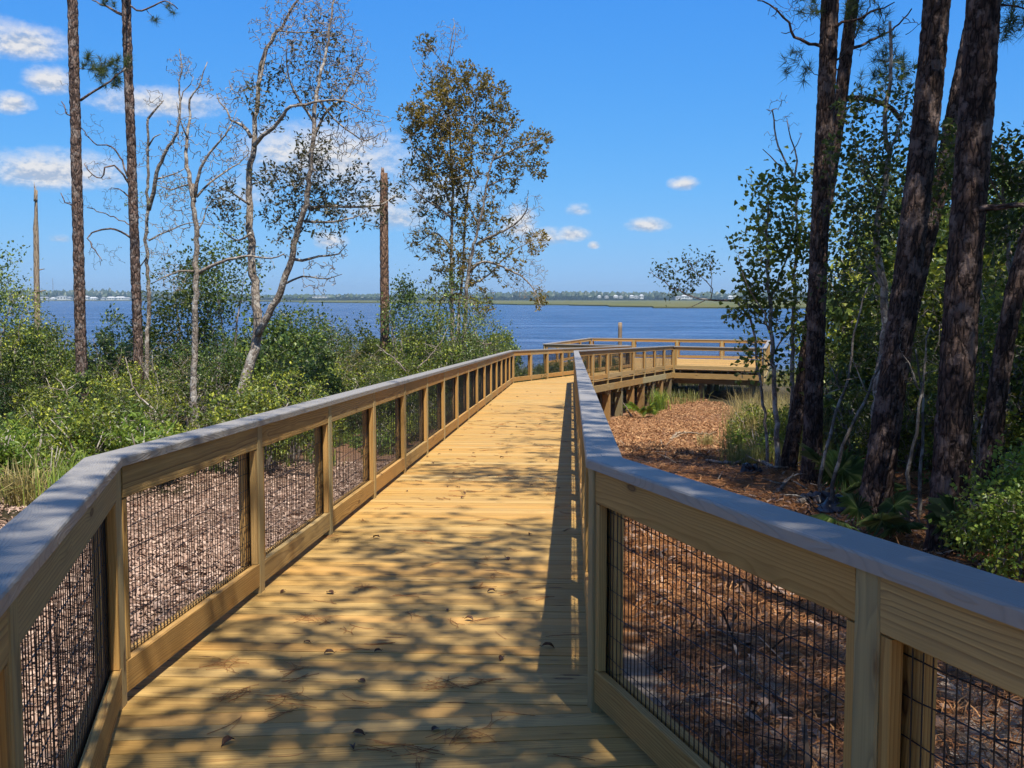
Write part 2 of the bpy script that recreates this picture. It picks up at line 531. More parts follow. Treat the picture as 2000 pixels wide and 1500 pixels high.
plat = thing('viewing_platform', 'wide wooden viewing platform on dark piles at the far end of the boardwalk', 'platform', (0, 0, 0))
mb = MB(); planks(mb, [PA, PD, PC, PB], PD - PA, zplat); mb.build('deck', M['deck'], plat)
pl = [PA, PB, PC, PD]
for a, b in zip(pl, pl[1:] + pl[:1]):
    d = nrm(b - a); out = np.array([-d[1], d[0]])
    mb = MB(); board(mb, v3(a + out * .125, PLAT_Z - .29), v3(b + out * .125, PLAT_Z - .29), (0, 0, 1), .24, .038); mb.build('rim_board', M['rail'], plat)
for s in (.06, .5, .94):
    a = PA + (PB - PA) * s; b = PD + (PC - PD) * s
    mb = MB(); board(mb, v3(a, PLAT_Z - .56), v3(b, PLAT_Z - .56), (0, 0, 1), .27, .14); mb.build('girder', M['pile'], plat)
    for t in (.05, .27, .5, .73, .95):
        p = a + (b - a) * t
        mb = MB(); zb = float(zg(*p)) - .6
        tube(mb, [v3(p, zb), v3(p, PLAT_Z - .69)], .14, 14); mb.build('piling', M['pile'], plat, True)
for s in np.linspace(.08, .92, 13):
    a = PA + (PD - PA) * s; b = PB + (PC - PB) * s
    mb = MB(); board(mb, v3(a, PLAT_Z - .23), v3(b, PLAT_Z - .23), (0, 0, 1), .36, .05); mb.build('joist', M['pile'], plat)


# ------------------------------------------------------------------ railings
RH = 1.07


def offset_line(a, b, off):
    d = nrm(b - a); n = np.array([d[1], -d[0]])
    return a + n * off, d


def isect(p, d, q, e):
    t = np.cross(np.append(q - p, 0), np.append(e, 0))[2] / np.cross(np.append(d, 0), np.append(e, 0))[2]
    return p + d * t


def railing(root, pts, sd, zf, posts, drop, cap_every=2, lowpoly=False):
    """pts: inner-face polyline; sd=+1 when outside lies to the right of travel"""
    n = len(pts)
    T = .10
    segs = [(pts[i], pts[i + 1]) for i in range(n - 1)]

    def at_offset(i, off):          # mitred vertex i of the offset polyline
        if i == 0 or i == n - 1:
            a, b = segs[0] if i == 0 else segs[-1]
            p, d = offset_line(a, b, off * sd)
            return p if i == 0 else p + d * np.linalg.norm(b - a)
        p, d = offset_line(*segs[i - 1], off * sd); q, e2 = offset_line(*segs[i], off * sd)
        return isect(p, d, q, e2)

    for si, (a, b) in enumerate(segs):
        d = nrm(b - a); out = np.array([d[1], -d[0]]) * sd
        L = np.linalg.norm(b - a)
        ps = posts[si]
        # posts
        for k, s in enumerate(ps):
            if si > 0 and k == 0: continue              # shared with the run before
            p = a + d * s + out * (T / 2)
            dd = d
            if k == len(ps) - 1 and si < n - 2:
                c, e2 = segs[si + 1]; dd = nrm(d + nrm(e2 - c))
                p = at_offset(si + 1, T / 2)
            z = zf(*p)
            mb = MB(); board(mb, v3(p, z - drop(si, k)), v3(p, z + RH - .041), v3(dd, 0), .10, T, .005, R.uniform(.7, 1))
            mb.build('post', M['rail'], root)
        # bays
        for k in range(len(ps) - 1):
            s0, s1 = ps[k] + .052, ps[k + 1] - .052
            if s1 - s0 < .2: continue
            p, q = a + d * s0, a + d * s1
            zp, zq = zf(*p), zf(*q)
            for nm, zc, w in (('top_board', RH - .041 - .071, .14), ('bottom_board', .045 + .07, .14)):
                for kk, o in enumerate((.022, T - .021)):
                    mb = MB()
                    board(mb, v3(p + out * o, zp + zc - kk * .004), v3(q + out * o, zq + zc - kk * .004), (0, 0, 1), w, .037, .004, R.uniform(0, .62))
                    mb.build(nm, M['rail'], root)
            z0, z1 = .045 + .14, RH - .041 - .141
            for s, o, w in ((s0 + .02, .024, .04), (s1 - .02, .024, .04), (s0 + .045, T - .021, .088), (s1 - .045, T - .021, .088)):
                c = a + d * s + out * o; zc = zf(*c)
                mb = MB(); board(mb, v3(c, zc + z0 + .004), v3(c, zc + z1 - .004), v3(d, 0), w, .036, .003, R.uniform(0, .35)); mb.build('cleat', M['rail'], root)
            # welded wire
            mb = MB(); far = p[1] > 26
            sp = .040; rw = .0021
            m = int((s1 - s0) / sp)
            for i in range(m + 1):
                s = s0 + (s1 - s0) * (i + .5) / (m + 1) + R.uniform(-.003, .003)
                c = a + d * s + out * (T / 2); zc = zf(*c)
                tube(mb, [v3(c, zc + z0 - .03), v3(c + d * R.uniform(-.004, .004) + out * R.uniform(-.004, .004), zc + (z0 + z1) / 2), v3(c, zc + z1 + .03)], rw, 4, .5, False)
            for i in range(8):
                h = z0 + .05 + i * .1016
                if h > z1: break
                ss = np.linspace(s0, s1, 4 if far else 22)
                pt = [v3(a + d * s + out * (T / 2 + .004 + R.uniform(-.002, .002)), zf(*(a + d * s)) + h + math.sin(s * 2.1 + i) * .008 + R.uniform(-.002, .002)) for s in ss]
                tube(mb, pt, rw, 4, .5, False)
            mb.build('wire_panel', M['wire'], root)
        # cap boards, mitred at the bends
        cuts = [ps[0]] + [s for k, s in enumerate(ps[1:-1]) if k % cap_every == cap_every - 1] + [ps[-1]]
        for k in range(len(cuts) - 1):
            last = k == len(cuts) - 2
            W0, W1 = -.018, T + .036
            def corner(s, o, end):
                if end == 0 and k == 0: return at_offset(si, o)
                if end == 1 and last: return at_offset(si + 1, o)
                return a + d * (s + (.0015 if end == 0 else -.0015)) + out * o
            mb = MB()
            rr = .009
            sec = [(W0, 0), (W1, 0), (W1, .041 - rr), (W1 - rr * .3, .041 - rr * .3), (W1 - rr, .041), (W0 + rr, .041), (W0 + rr * .3, .041 - rr * .3), (W0, .041 - rr)]
            vv = []; gg = []; u0 = R.uniform(0, 60); v0 = R.uniform(-.03, .03) - .05
            nsub = 1
            for end, s in ((0, cuts[k]), (1, cuts[k + 1])):
                for o, h in sec:
                    c = corner(s, o, end)
                    vv.append(v3(c, zf(*c) + RH - .041 + h)); gg.append((u0 + (c - a).dot(d), o + v0, h))
            mb.add(vv, [[[i, (i + 1) % 8, 8 + (i + 1) % 8, 8 + i] for i in range(8)], [list(range(7, -1, -1)), list(range(8, 16))]] if sd > 0 else
                   [[[8 + i, 8 + (i + 1) % 8, (i + 1) % 8, i] for i in range(8)], [list(range(8)), list(range(15, 7, -1))]], gg, R.random())
            mb.build('cap_rail', M['cap'], root)


def spread(L, n): return [L * i / n for i in range(n + 1)]


Ll = [np.linalg.norm(BLn - SLn), np.linalg.norm(BLf - BLn), np.linalg.norm(FL - BLf)]
Lr = [np.linalg.norm(BRn - SRn), np.linalg.norm(BRf - BRn), np.linalg.norm(FR - BRf)]
deep = lambda si, k: .56 if si >= 2 else .2
rl = thing('wooden_railing', 'grey capped pine railing with wire mesh along the left side of the boardwalk', 'railing')
railing(rl, [SLn, BLn, BLf, FL], -1, zdeck, [[0, 1.5, 3.2, 4.95, Ll[0]], [0, 2.05] + [2.05 + (Ll[1] - 2.05) * i / 15 for i in range(1, 16)], spread(Ll[2], 9)], deep)
rr_ = thing('wooden_railing', 'grey capped pine railing with wire mesh along the right side, shading the deck', 'railing')
railing(rr_, [SRn, BRn, BRf, FR], 1, zdeck, [[0, 1.4, 3.1, 4.9, Lr[0]], spread(Lr[1], 16), spread(Lr[2], 8)], deep)
rp = thing('wooden_railing', 'pine railing round the far viewing platform, in front of the blue water', 'railing')
dd = lambda si, k: .47
FRp = PA + (PD - PA) * ((FR - PA).dot(PD - PA) / (PD - PA).dot(PD - PA))
FLp = PA + (PD - PA) * ((FL - PA).dot(PD - PA) / (PD - PA).dot(PD - PA))
lens = lambda p: [np.linalg.norm(p[i + 1] - p[i]) for i in range(len(p) - 1)]
pp = [FRp + nrm(PD - PA) * .12, PD, PC, PB, PA, FLp - nrm(PD - PA) * .12]
ll = lens(pp)
railing(rp, pp, 1, zplat, [[0, ll[0]], spread(ll[1], 4), spread(ll[2], 4), spread(ll[3], 4), spread(ll[4], 2)], dd, 2)
# ------------------------------------------------------------------ ground and water
def mat_ground():
    t = NT('forest_floor')
    pos = t.n('ShaderNodeNewGeometry').outputs['Position']
    xyz = t.n('ShaderNodeSeparateXYZ', {0: pos})
    x, y = xyz.outputs[0], xyz.outputs[1]
    n1 = t.noise(pos, .5, 4, .6); n2 = t.noise(pos, 22, 4, .7); n3 = t.noise(t.vm('MULTIPLY', pos, (1, 1, .2)), 75, 3, .7); n4 = t.noise(pos, 2.2, 3, .6)
    chips = t.n('ShaderNodeTexVoronoi', {'Vector': t.vm('ADD', pos, t.vm('MULTIPLY', t.noise(pos, 30, 2, .5, 0, 'Color'), (.03, .03, .03))), 'Scale': 34.0})
    cc = t.n('ShaderNodeSeparateColor', {0: chips.outputs['Color']}).outputs[0]
    mulch = t.ramp(cc, [(0, (.09, .055, .04)), (.4, (.25, .15, .10)), (.75, (.40, .27, .19)), (1, (.52, .40, .31))])
    mulch = t.mix(t.ramp(n3, [(.3, .8), (.6, 0.0)]), mulch, (.07, .04, .03))
    straw = t.ramp(n3, [(.2, (.06, .026, .012)), (.5, (.25, .11, .042)), (.8, (.42, .21, .085))])
    sand = t.ramp(n2, [(.2, (.28, .23, .18)), (.7, (.52, .45, .38))])
    soil = t.ramp(n2, [(.2, (.02, .017, .01)), (.6, (.055, .045, .022)), (.9, (.12, .10, .045))])
    right = t.math('SUBTRACT', x, t.math('MULTIPLY', y, .05))
    isr = t.ramp(t.math('ADD', t.math('MULTIPLY', right, .5), .5), [(.5, 0.0), (.6, 1.0)])
    base = t.mix(isr, mulch, straw)
    farm = t.ramp(t.math('MULTIPLY', t.math('ADD', y, t.math('MULTIPLY', n1, 4.0)), .02), [(.42, 0.0), (.52, 1.0)])   # chips again towards the platform
    base = t.mix(farm, base, t.mix(.5, mulch, (.26, .12, .05)))
    near = t.ramp(t.math('MULTIPLY', y, .1), [(.5, 1.0), (.85, 0.0)])
    sm = t.math('MULTIPLY', t.math('MULTIPLY', t.ramp(t.math('ADD', n1, t.math('MULTIPLY', n4, .35)), [(.64, 0.0), (.72, 1.0)]), isr), near)
    base = t.mix(sm, base, sand)
    # beyond the cleared strip: dark leafy soil
    d = t.math('ABSOLUTE', right)
    lim = t.math('ADD', t.math('MULTIPLY', n1, 3.0), 4.4)
    wild = t.ramp(t.math('ADD', t.math('MULTIPLY', t.math('SUBTRACT', d, lim), .5), .5), [(.4, 0.0), (.7, 1.0)])
    base = t.mix(wild, base, soil)
    mud = t.ramp(t.math('MULTIPLY', y, .01), [(.54, 0.0), (.6, 1.0)])
    base = t.mix(mud, base, (.10, .085, .06))
    h = t.math('ADD', n3, t.math('MULTIPLY', cc, .5))
    return t.out(base, .95, .1, t.bump(h, .8, .02))


def grid(xs, ys, zf):
    X, Y = np.meshgrid(xs, ys)
    v = np.stack([X, Y, zf(X, Y)], -1).reshape(-1, 3)
    nx, ny = len(xs), len(ys)
    i = (np.arange(ny - 1)[:, None] * nx + np.arange(nx - 1)[None]).ravel()
    return v, np.stack([i, i + 1, i + nx + 1, i + nx], -1)


M['ground'] = mat_ground()
mb = MB()
xs = np.concatenate([np.linspace(-900, -44, 14), np.linspace(-40, -9, 40), np.linspace(-8.6, 10, 150), np.linspace(10.5, 40, 45), np.linspace(46, 900, 14)])
ys = np.concatenate([np.linspace(-120, -8, 16), np.linspace(-7, 14, 150), np.linspace(14.3, 40, 90), np.linspace(40.6, 90, 50)])
v, q = grid(xs, ys, lambda x, y: zg(x, y))
mb.add(v, [q]); go = mb.build('ground', M['ground'], None, True); tag(go, kind='structure')
mb = MB(); v, q = grid(np.array([-9000, -900, 0, 900, 9000.]), np.array([89.9, 400, 3000., 9000]), lambda x, y: x * 0 - 5.0 - (y - 89.9) * .0002)
mb.add(v, [q]); tag(mb.build('riverbed', mat_plain('mud', (.07, .06, .045), .9)), kind='structure')


def mat_water():
    t = NT('river_water')
    pos = t.n('ShaderNodeNewGeometry').outputs['Position']
    a = t.noise(t.vm('MULTIPLY', pos, (.55, 1.5, 1)), 1.0, 5, .62)
    b = t.noise(t.vm('MULTIPLY', pos, (.09, .32, 1)), 1.0, 4, .65)
    c = t.noise(t.vm('MULTIPLY', pos, (.012, .045, 1)), 1.0, 4, .6)
    e = t.noise(t.vm('MULTIPLY', pos, (.035, .13, 1)), 1.0, 5, .68)
    y = t.n('ShaderNodeSeparateXYZ', {0: pos}).outputs[1]
    shore = t.ramp(t.math('MULTIPLY', t.math('ADD', y, t.math('MULTIPLY', c, 60.0)), .004), [(.30, 1.0), (.78, 0.0)])
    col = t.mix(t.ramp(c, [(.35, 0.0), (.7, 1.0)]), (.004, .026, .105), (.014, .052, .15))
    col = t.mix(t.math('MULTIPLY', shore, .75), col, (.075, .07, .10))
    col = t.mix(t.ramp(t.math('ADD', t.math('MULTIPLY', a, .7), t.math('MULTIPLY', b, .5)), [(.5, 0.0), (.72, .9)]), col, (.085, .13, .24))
    col = t.mix(t.ramp(e, [(.42, .75), (.55, 0.0)]), col, (.006, .016, .06))  # pale and dark ripple reflections put into the base colour
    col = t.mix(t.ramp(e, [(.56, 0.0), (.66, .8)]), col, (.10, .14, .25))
    h = t.math('ADD', t.math('MULTIPLY', a, .7), t.math('ADD', t.math('MULTIPLY', b, 2.6), t.math('MULTIPLY', c, 5.0)))
    return t.out(col, .22, .3, t.bump(h, 1.0, .55))


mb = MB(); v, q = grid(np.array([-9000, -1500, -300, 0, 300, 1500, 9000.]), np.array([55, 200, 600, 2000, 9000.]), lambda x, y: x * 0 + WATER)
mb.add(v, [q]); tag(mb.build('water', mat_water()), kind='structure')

# ------------------------------------------------------------------ wood chips, pine straw
def zgn(p): return zg(p[:, 0], p[:, 1])


def scatter(n, xr, yr, keep=None, rs=NR):
    p = np.stack([rs.uniform(*xr, n), rs.uniform(*yr, n)], -1)
    return p if keep is None else p[keep(p)]


def flat_bits(name, mat, P2, L, W, T, lift=.02, tilt=.35):
    n = len(P2)
    a = NR.uniform(0, 2 * pi, n); u = NR.normal(0, tilt, n)
    D = np.stack([np.cos(a), np.sin(a), u], -1); D = nrm(D)
    S = nrm(np.cross(D, np.array([0, 0, 1.]) + NR.normal(0, tilt, (n, 3))))
    C = np.column_stack([P2, zgn(P2) + NR.uniform(.0, lift, n) + np.abs(D[:, 2]) * L * .5])
    L = L[:, None]; W = W[:, None]
    N = np.cross(S, D)
    bow = N * L * NR.uniform(0, .18, (n, 1))
    v = np.stack([C - D * L / 2 - S * W, C - D * L / 2 + S * W, C + S * W + bow, C - S * W + bow, C + D * L / 2 + S * W, C + D * L / 2 - S * W], 1).reshape(-1, 3)
    b = np.arange(n)[:, None] * 6
    q = np.concatenate([b + [0, 1, 2, 3], b + [3, 2, 4, 5]])
    mb = MB(); mb.add(v, [q], None, np.repeat(T, 6)); return mb.build(name, mat)


M['twig_bits'] = tinted('twig_bits', [(0, (.03, .02, .014)), (.6, (.11, .075, .05)), (1, (.38, .31, .25))], .9, .1)
M['chip_orange'] = tinted('orange_chip', [(0, (.09, .034, .016)), (.45, (.34, .16, .07)), (1, (.66, .41, .21))], .85, .15)
leftp = lambda p: (p[:, 0] < -1.9 + .055 * p[:, 1]) & (p[:, 0] > -7.2 + .06 * p[:, 1] - 2.2 * vnoise(p[:, 0], p[:, 1]))
p = np.concatenate([scatter(80000, (-8.5, -.9), (2.2, 11), leftp), scatter(26000, (-8.5, .5), (11, 21), leftp)])
n = len(p)
tag(flat_bits('wood_chips', M['chip'], p, NR.uniform(.02, .065, n) * (1 + p[:, 1] * .02), NR.uniform(.003, .010, n) * (1 + p[:, 1] * .03), .15 + .85 * NR.rand(n)), 'pinkish brown wood chip mulch beside the left railing', kind='stuff')
rightp = lambda p: (p[:, 0] > .45 + .055 * p[:, 1]) & ((p[:, 0] < 4.6 + .06 * p[:, 1] + 1.5 * vnoise(p[:, 0], p[:, 1])))
p = np.concatenate([scatter(60000, (.3, 7), (.2, 9), rightp), scatter(30000, (.3, 8), (9, 22), rightp)])
p = p[(vnoise(p[:, 0] * .9 + 3, p[:, 1] * .9) + vnoise(p[:, 0] * 3, p[:, 1] * 3, _G2) * .4 > .42)]
n = len(p)
tag(flat_bits('pine_straw', M['straw'], p, NR.uniform(.07, .2, n), NR.uniform(.0012, .0028, n) * (1 + p[:, 1] * .06), NR.rand(n), .03, .16), 'rusty pine straw and bark litter on the ground beside the right railing', kind='stuff')
p = scatter(2600, (.6, 9), (1, 26), lambda q: (q[:, 0] > .6 + .055 * q[:, 1]) & (q[:, 0] < 5.2 + .08 * q[:, 1])); p = p[(vnoise(p[:, 0] * 1.3, p[:, 1] * 1.3) > .4)]; n = len(p)
tag(flat_bits('twig_litter', M['twig_bits'], p, NR.uniform(.12, .55, n), NR.uniform(.004, .011, n), NR.rand(n) ** 1.6, .05, .2), 'dark broken twigs and bark strips strewn between the right railing and the pines', kind='stuff')
p = scatter(9000, (.3, 7), (.2, 14), rightp); n = len(p)
tag(flat_bits('bark_litter', M['chip'], p, NR.uniform(.03, .12, n), NR.uniform(.006, .02, n), NR.rand(n) * .8), 'broken bark and chips on the ground beside the right railing', kind='stuff')
p = scatter(90000, (2.4, 9), (21, 50), lambda p: (p[:, 0] > 2.2 + .35 * np.clip(p[:, 1] - 35, 0, 99)) & (p[:, 0] < 7.2 + .06 * p[:, 1])); n = len(p)
tag(flat_bits('wood_chips', M['chip_orange'], p, NR.uniform(.04, .12, n), NR.uniform(.004, .012, n), .05 + .9 * NR.rand(n)), 'sunlit orange wood chip clearing beside the far piles of the boardwalk', kind='stuff')

# leaves and needles lying on the deck
def on_deck(px, py):
    """point of the sloping deck seen at that place of the photograph"""
    u = (px - 1000) / F; v = (750 - py) / F
    b = math.cos(PITCH) + v * math.sin(PITCH); c = -math.sin(PITCH) + v * math.cos(PITCH)
    t = -H0 / (c + SLOPE * b)
    return np.array([u * t, b * t, -SLOPE * b * t])


def dead_leaf_mesh(L, W, curl, tint):
    mb = MB(); m = 9; v = []; f = []
    for i in range(m):
        s = i / (m - 1); w = W * math.sin(pi * min(1, s * .94 + .03)) ** .8
        zc = curl * L * (1 - (2 * s - 1) ** 2) * .5
        for k in (-1, -.5, 0, .5, 1):
            v.append(((s - .5) * L, k * w, zc + abs(k) ** 1.6 * w * (.9 + .3 * math.sin(s * 9)) * curl * 1.6 + .003))
    for i in range(m - 1):
        for k in range(4): f.append([i * 5 + k, i * 5 + k + 1, i * 5 + k + 6, i * 5 + k + 5])
    mb.add(v, [f], None, tint + NR.uniform(-.1, .1, len(v)))
    tube(mb, [(L / 2, 0, .004), (L * .62, .004, .01), (L * .72, .01, .008)], .0012, 4, tint)
    return mb


leaf_px = [(553, 1157), (600, 1257), (643, 1278), (645, 1160), (738, 1274), (735, 1052), (707, 1332), (700, 1436), (690, 1462), (850, 1427), (446, 1453), (916, 1212), (875, 1193), (980, 1289), (1070, 1267), (990, 1093), (1035, 1046), (960, 1158), (903, 973), (905, 965), (835, 893), (846, 905), (880, 880), (858, 888), (895, 953), (925, 886), (990, 885), (965, 845), (1000, 850), (980, 895), (1068, 900), (1045, 870), (1008, 835), (960, 800), (930, 803), (982, 795), (1015, 802), (958, 792), (1010, 776), (1030, 765), (1050, 773), (1075, 768), (990, 768), (970, 775), (1055, 830), (1085, 815), (1038, 949), (1092, 955), (875, 951), (795, 960)]
lm = []
for k in range(6):
    lm.append(dead_leaf_mesh(R.uniform(.045, .075), R.uniform(.011, .018), R.uniform(.2, .55), R.uniform(.1, .75)))
protos = []
for k, (px, py) in enumerate(leaf_px):
    q = on_deck(px, py)
    if k < 6:
        o = lm[k].build('dead_leaf', M['dead_leaf'], None, True); protos.append(o)
    else:
        o = protos[k % 6].copy(); COL.objects.link(o)
    s = R.uniform(.75, 1.25)
    o.location = q + np.array([0, 0, .002]); o.rotation_euler = (R.uniform(-.2, .2), R.uniform(-.2, .2), R.uniform(0, 6.3)); o.scale = (s, s, s)
    tag(o, 'small dry curled brown leaf lying on the yellow deck boards', 'leaf', 'dead leaves fallen on the deck')

mb = MB()
def needle(c, a, L, bend, w=.0011):
    k = np.linspace(-.5, .5, 7)
    d = np.array([math.cos(a), math.sin(a)]); nn = np.array([-d[1], d[0]])
    pts = []
    for s in k:
        xy = c[:2] + d * s * L + nn * bend * (s * s) * L
        pts.append((xy[0], xy[1], -SLOPE * xy[1] + .003 + R.uniform(0, .003) + .010 * abs(s) * R.random()))
    tube(mb, pts, w, 4, R.uniform(.1, .9), False)
for i in range(190):
    y = 2.6 + R.random() ** 1.6 * 20; lo, hi = (-1.893 + .0556 * y, .08 + .0556 * y) if y > 4.4 else (-1.3, .5)
    c = np.array([R.uniform(lo + .1, hi - .1), y, 0]); a = R.uniform(0, 6.3)
    for k in range(R.choice((1, 1, 2, 3, 3))):
        needle(c + np.array([R.uniform(-.02, .02), R.uniform(-.02, .02), 0]), a + R.uniform(-.5, .5), R.uniform(.1, .2), R.uniform(-.6, .6), .0011 + y * .00005)
for (px, py) in [(600, 1208), (470, 1360), (440, 1300), (900, 1440), (640, 1050), (560, 1370), (850, 1340)]:
    c = on_deck(px, py)
    for k in range(12): needle(c + np.array([R.gauss(0, .04), R.gauss(0, .04), 0]), R.uniform(0, 6.3), R.uniform(.1, .22), R.uniform(-.6, .6))
tag(mb.build('pine_needles', M['straw']), 'loose brown pine needles scattered over the deck boards', kind='stuff')
# ------------------------------------------------------------------ trees
class Tree:
    def __init__(s, name, label, cat, base, bark, leaf=None, group=None):
        s.base = np.asarray(base, float)
        s.root = thing(name, label, cat, s.base, group)
        s.w = MB(); s.tw = MB(); s.l = MB(); s.bark = bark; s.leaf = leaf
        s.nodes = np.zeros((0, 3)); s.nr = np.zeros(0); s.tips = []; s.td = []

    def limb(s, pts, r0, r1, n=10, step=.3, wob=.02, power=1.0, disp=None, nodes=True, mbx=None):
        p = smooth_path(pts, step)
        k = np.linspace(0, 1, len(p))
        p = p + NR.normal(0, wob, p.shape) * np.minimum(1, k * 6)[:, None]
        r = r0 + (r1 - r0) * k ** power
        tube(mbx or s.w, p, r, n, .6, True, None, disp)
        if nodes:
            s.nodes = np.concatenate([s.nodes, p]); s.nr = np.concatenate([s.nr, r])
        return p, r

    def twigs(s, pts, rmax=.022, rmin=.004, curl=.14, n=4, droop=0.0, up=.25, mbx=None):
        pts = np.asarray(pts, float)
        d0 = np.array([np.min(((s.nodes - p) ** 2).sum(1)) for p in pts])
        for p in pts[np.argsort(d0)]:
            d2 = ((s.nodes - p) ** 2).sum(1)
            i = int(np.argmin(d2)); q = s.nodes[i]; L = math.sqrt(d2[i])
            if L < .04: continue
            r = min(s.nr[i] * .75, rmax, .006 + L * .02)
            m = max(4, min(9, int(L / .18) + 3)); k = np.linspace(0, 1, m)[:, None]
            mid = NR.normal(0, curl, (3,)) * L; mid2 = NR.normal(0, curl, (3,)) * L
            path = q + (p - q) * k + mid * (k * (1 - k) * 3) + mid2 * (k * (1 - k) * (1 - 2 * k) * 6) + np.array([0, 0, 1]) * ((k - k * k) * L * (-up - droop))
            rr = r + (max(rmin, r * .35) - r) * k[:, 0]
            tube(mbx or s.tw, path, rr, n, .6, False)
            s.nodes = np.concatenate([s.nodes, path[1:]]); s.nr = np.concatenate([s.nr, rr[1:]])
            s.tips.append(p); s.td.append(nrm(path[-1] - path[-2]))

    def leaves_at(s, C, D, per, L, W, spread=.1, up=.3, tint=(.0, 1.0), grad=None):
        C = np.repeat(np.asarray(C), per, 0); D = np.repeat(np.asarray(D), per, 0)
        n = len(C)
        C = C + NR.normal(0, spread, (n, 3)); D = nrm(D + NR.normal(0, .8, (n, 3)))
        LL = L * NR.uniform(.6, 1.25, n)
        v, q = leaf_quads(C, D, LL, LL * W, up)
        t = np.clip(NR.uniform(tint[0], tint[1], n) ** 1.3 + np.repeat(NR.normal(0, .14, len(C) // per), per), 0, 1)
        s.l.add(v, [q], None, np.repeat(t, 4))

    def tufts(s, C, D, per=34, L=.19, W=.0035):
        C = np.repeat(np.asarray(C), per, 0); D = np.repeat(np.asarray(D), per, 0); n = len(C)
        back = NR.uniform(0, .14, (n, 1))
        C2 = C - D * back
        dirs = nrm(D * .9 + nrm(NR.normal(size=(n, 3))) * 1.05)
        v, q = needle_tris(C2, dirs, L * NR.uniform(.7, 1.1, n), W)
        s.l.add(v, [q], None, np.repeat(NR.rand(n) ** 1.5, 3))

    def finish(s, crown='crown', smooth=True):
        if s.tw.n:
            for k, fs in s.tw.f.items(): s.w.f.setdefault(k, []).extend([f + s.w.n for f in fs])
            s.w.v += s.tw.v; s.w.g += s.tw.g; s.w.t += s.tw.t; s.w.n += s.tw.n; s.tw = MB()
        if s.w.n: s.w.build('trunk', s.bark, s.root, smooth, s.base)
        if s.tw.n: s.tw.build('branches', M['twig'] if s.bark in (M['grey_bark'], M['twig']) else s.bark, s.root, True, s.base)
        if s.l.n: s.l.build(crown, s.leaf, s.root, False, s.base)
        return s.root


def PP(d, pts, dj=None):
    """pixel polyline at depth d (dj: depth change along it)"""
    n = len(pts)
    return np.array([P(x, y, d + (0 if dj is None else np.interp(i / max(1, n - 1), np.linspace(0, 1, len(dj)), dj))) for i, (x, y) in enumerate(pts)])


def ball(d, px, py, rpx, n, dd=None, flat=1.0, shell=.45):
    """attractor points in a clump seen at px,py"""
    r = rpx * d / F
    v = nrm(NR.normal(size=(n, 3))) * (NR.uniform(shell ** 3, 1, (n, 1)) ** (1 / 3.)) * r
    v[:, 2] *= flat
    return P(px, py, d + (dd or 0.0)) + v


def rooted(d, x, y):
    """ground point under pixel column x at depth d"""
    p = P(x, y, d); p[2] = zg(p[0], p[1]); return p


def pine_disp(pts, rad, n, amp=.014, cell=(.05, .13)):
    """plated bark: per-vertex radial offsets for a trunk tube, and a groove value"""
    m = len(pts)
    seg = np.concatenate([[0], np.cumsum(np.linalg.norm(np.diff(pts, axis=0), axis=1))])
    disp = np.zeros((m, n)); groove = np.zeros((m, n))
    th = np.arange(n) * 2 * pi / n
    seed = NR.randint(0, 99999)
    circ = rad[:, None] * 0 + rad.max() * 2 * pi
    nc = max(6, int(circ[0, 0] / cell[0]))
    nrw = int(seg[-1] / cell[1]) + 3
    rs = np.random.RandomState(seed)
    ox = rs.uniform(-.48, .48, (nrw, nc)); oy = rs.uniform(-.48, .48, (nrw, nc)); hv = rs.rand(nrw, nc)
    U = (th / (2 * pi) * nc)[None] + np.sin(seg * 3)[:, None] * .25; Vv = (seg / cell[1])[:, None] + np.zeros(n)[None]
    ci = np.floor(U).astype(int); ri = np.floor(Vv).astype(int)
    best = np.full((m, n), 9.); sec = np.full((m, n), 9.); bh = np.zeros((m, n))
    for a in (-1, 0, 1):
        for b in (-1, 0, 1):
            rr_i = np.clip(ri + a, 0, nrw - 1); cc_i = (ci + b) % nc
            dx = U - (ci + b + .5 + ox[rr_i, cc_i]); dy = Vv - (ri + a + .5 + oy[rr_i, cc_i])
            dist = np.sqrt(dx * dx + dy * dy)
            nb = dist < best
            sec = np.where(nb, best, np.minimum(sec, dist)); bh = np.where(nb, hv[rr_i, cc_i], bh); best = np.where(nb, dist, best)
    edge = np.clip((sec - best) / .35, 0, 1)
    return (bh * .6 + .7 * edge - .8) * amp, edge * (.55 + .45 * bh)


def pine_trunk(t, pts, r0, r1, n, step, amp, power=.8):
    p = smooth_path(pts, step)
    k = np.linspace(0, 1, len(p)); r = r0 + (r1 - r0) * k ** power
    seg = np.concatenate([[0], np.cumsum(np.linalg.norm(np.diff(p, axis=0), axis=1))])
    r = r + r0 * .45 * np.exp(-seg / .5)
    d, g = pine_disp(p, r, n, amp)
    off = (R.uniform(0, 50), R.uniform(0, 50), R.uniform(0, 50))
    tube(t.w, p, r, n, g, True, off, d)
    t.nodes = np.concatenate([t.nodes, p]); t.nr = np.concatenate([t.nr, r])
    return p, r


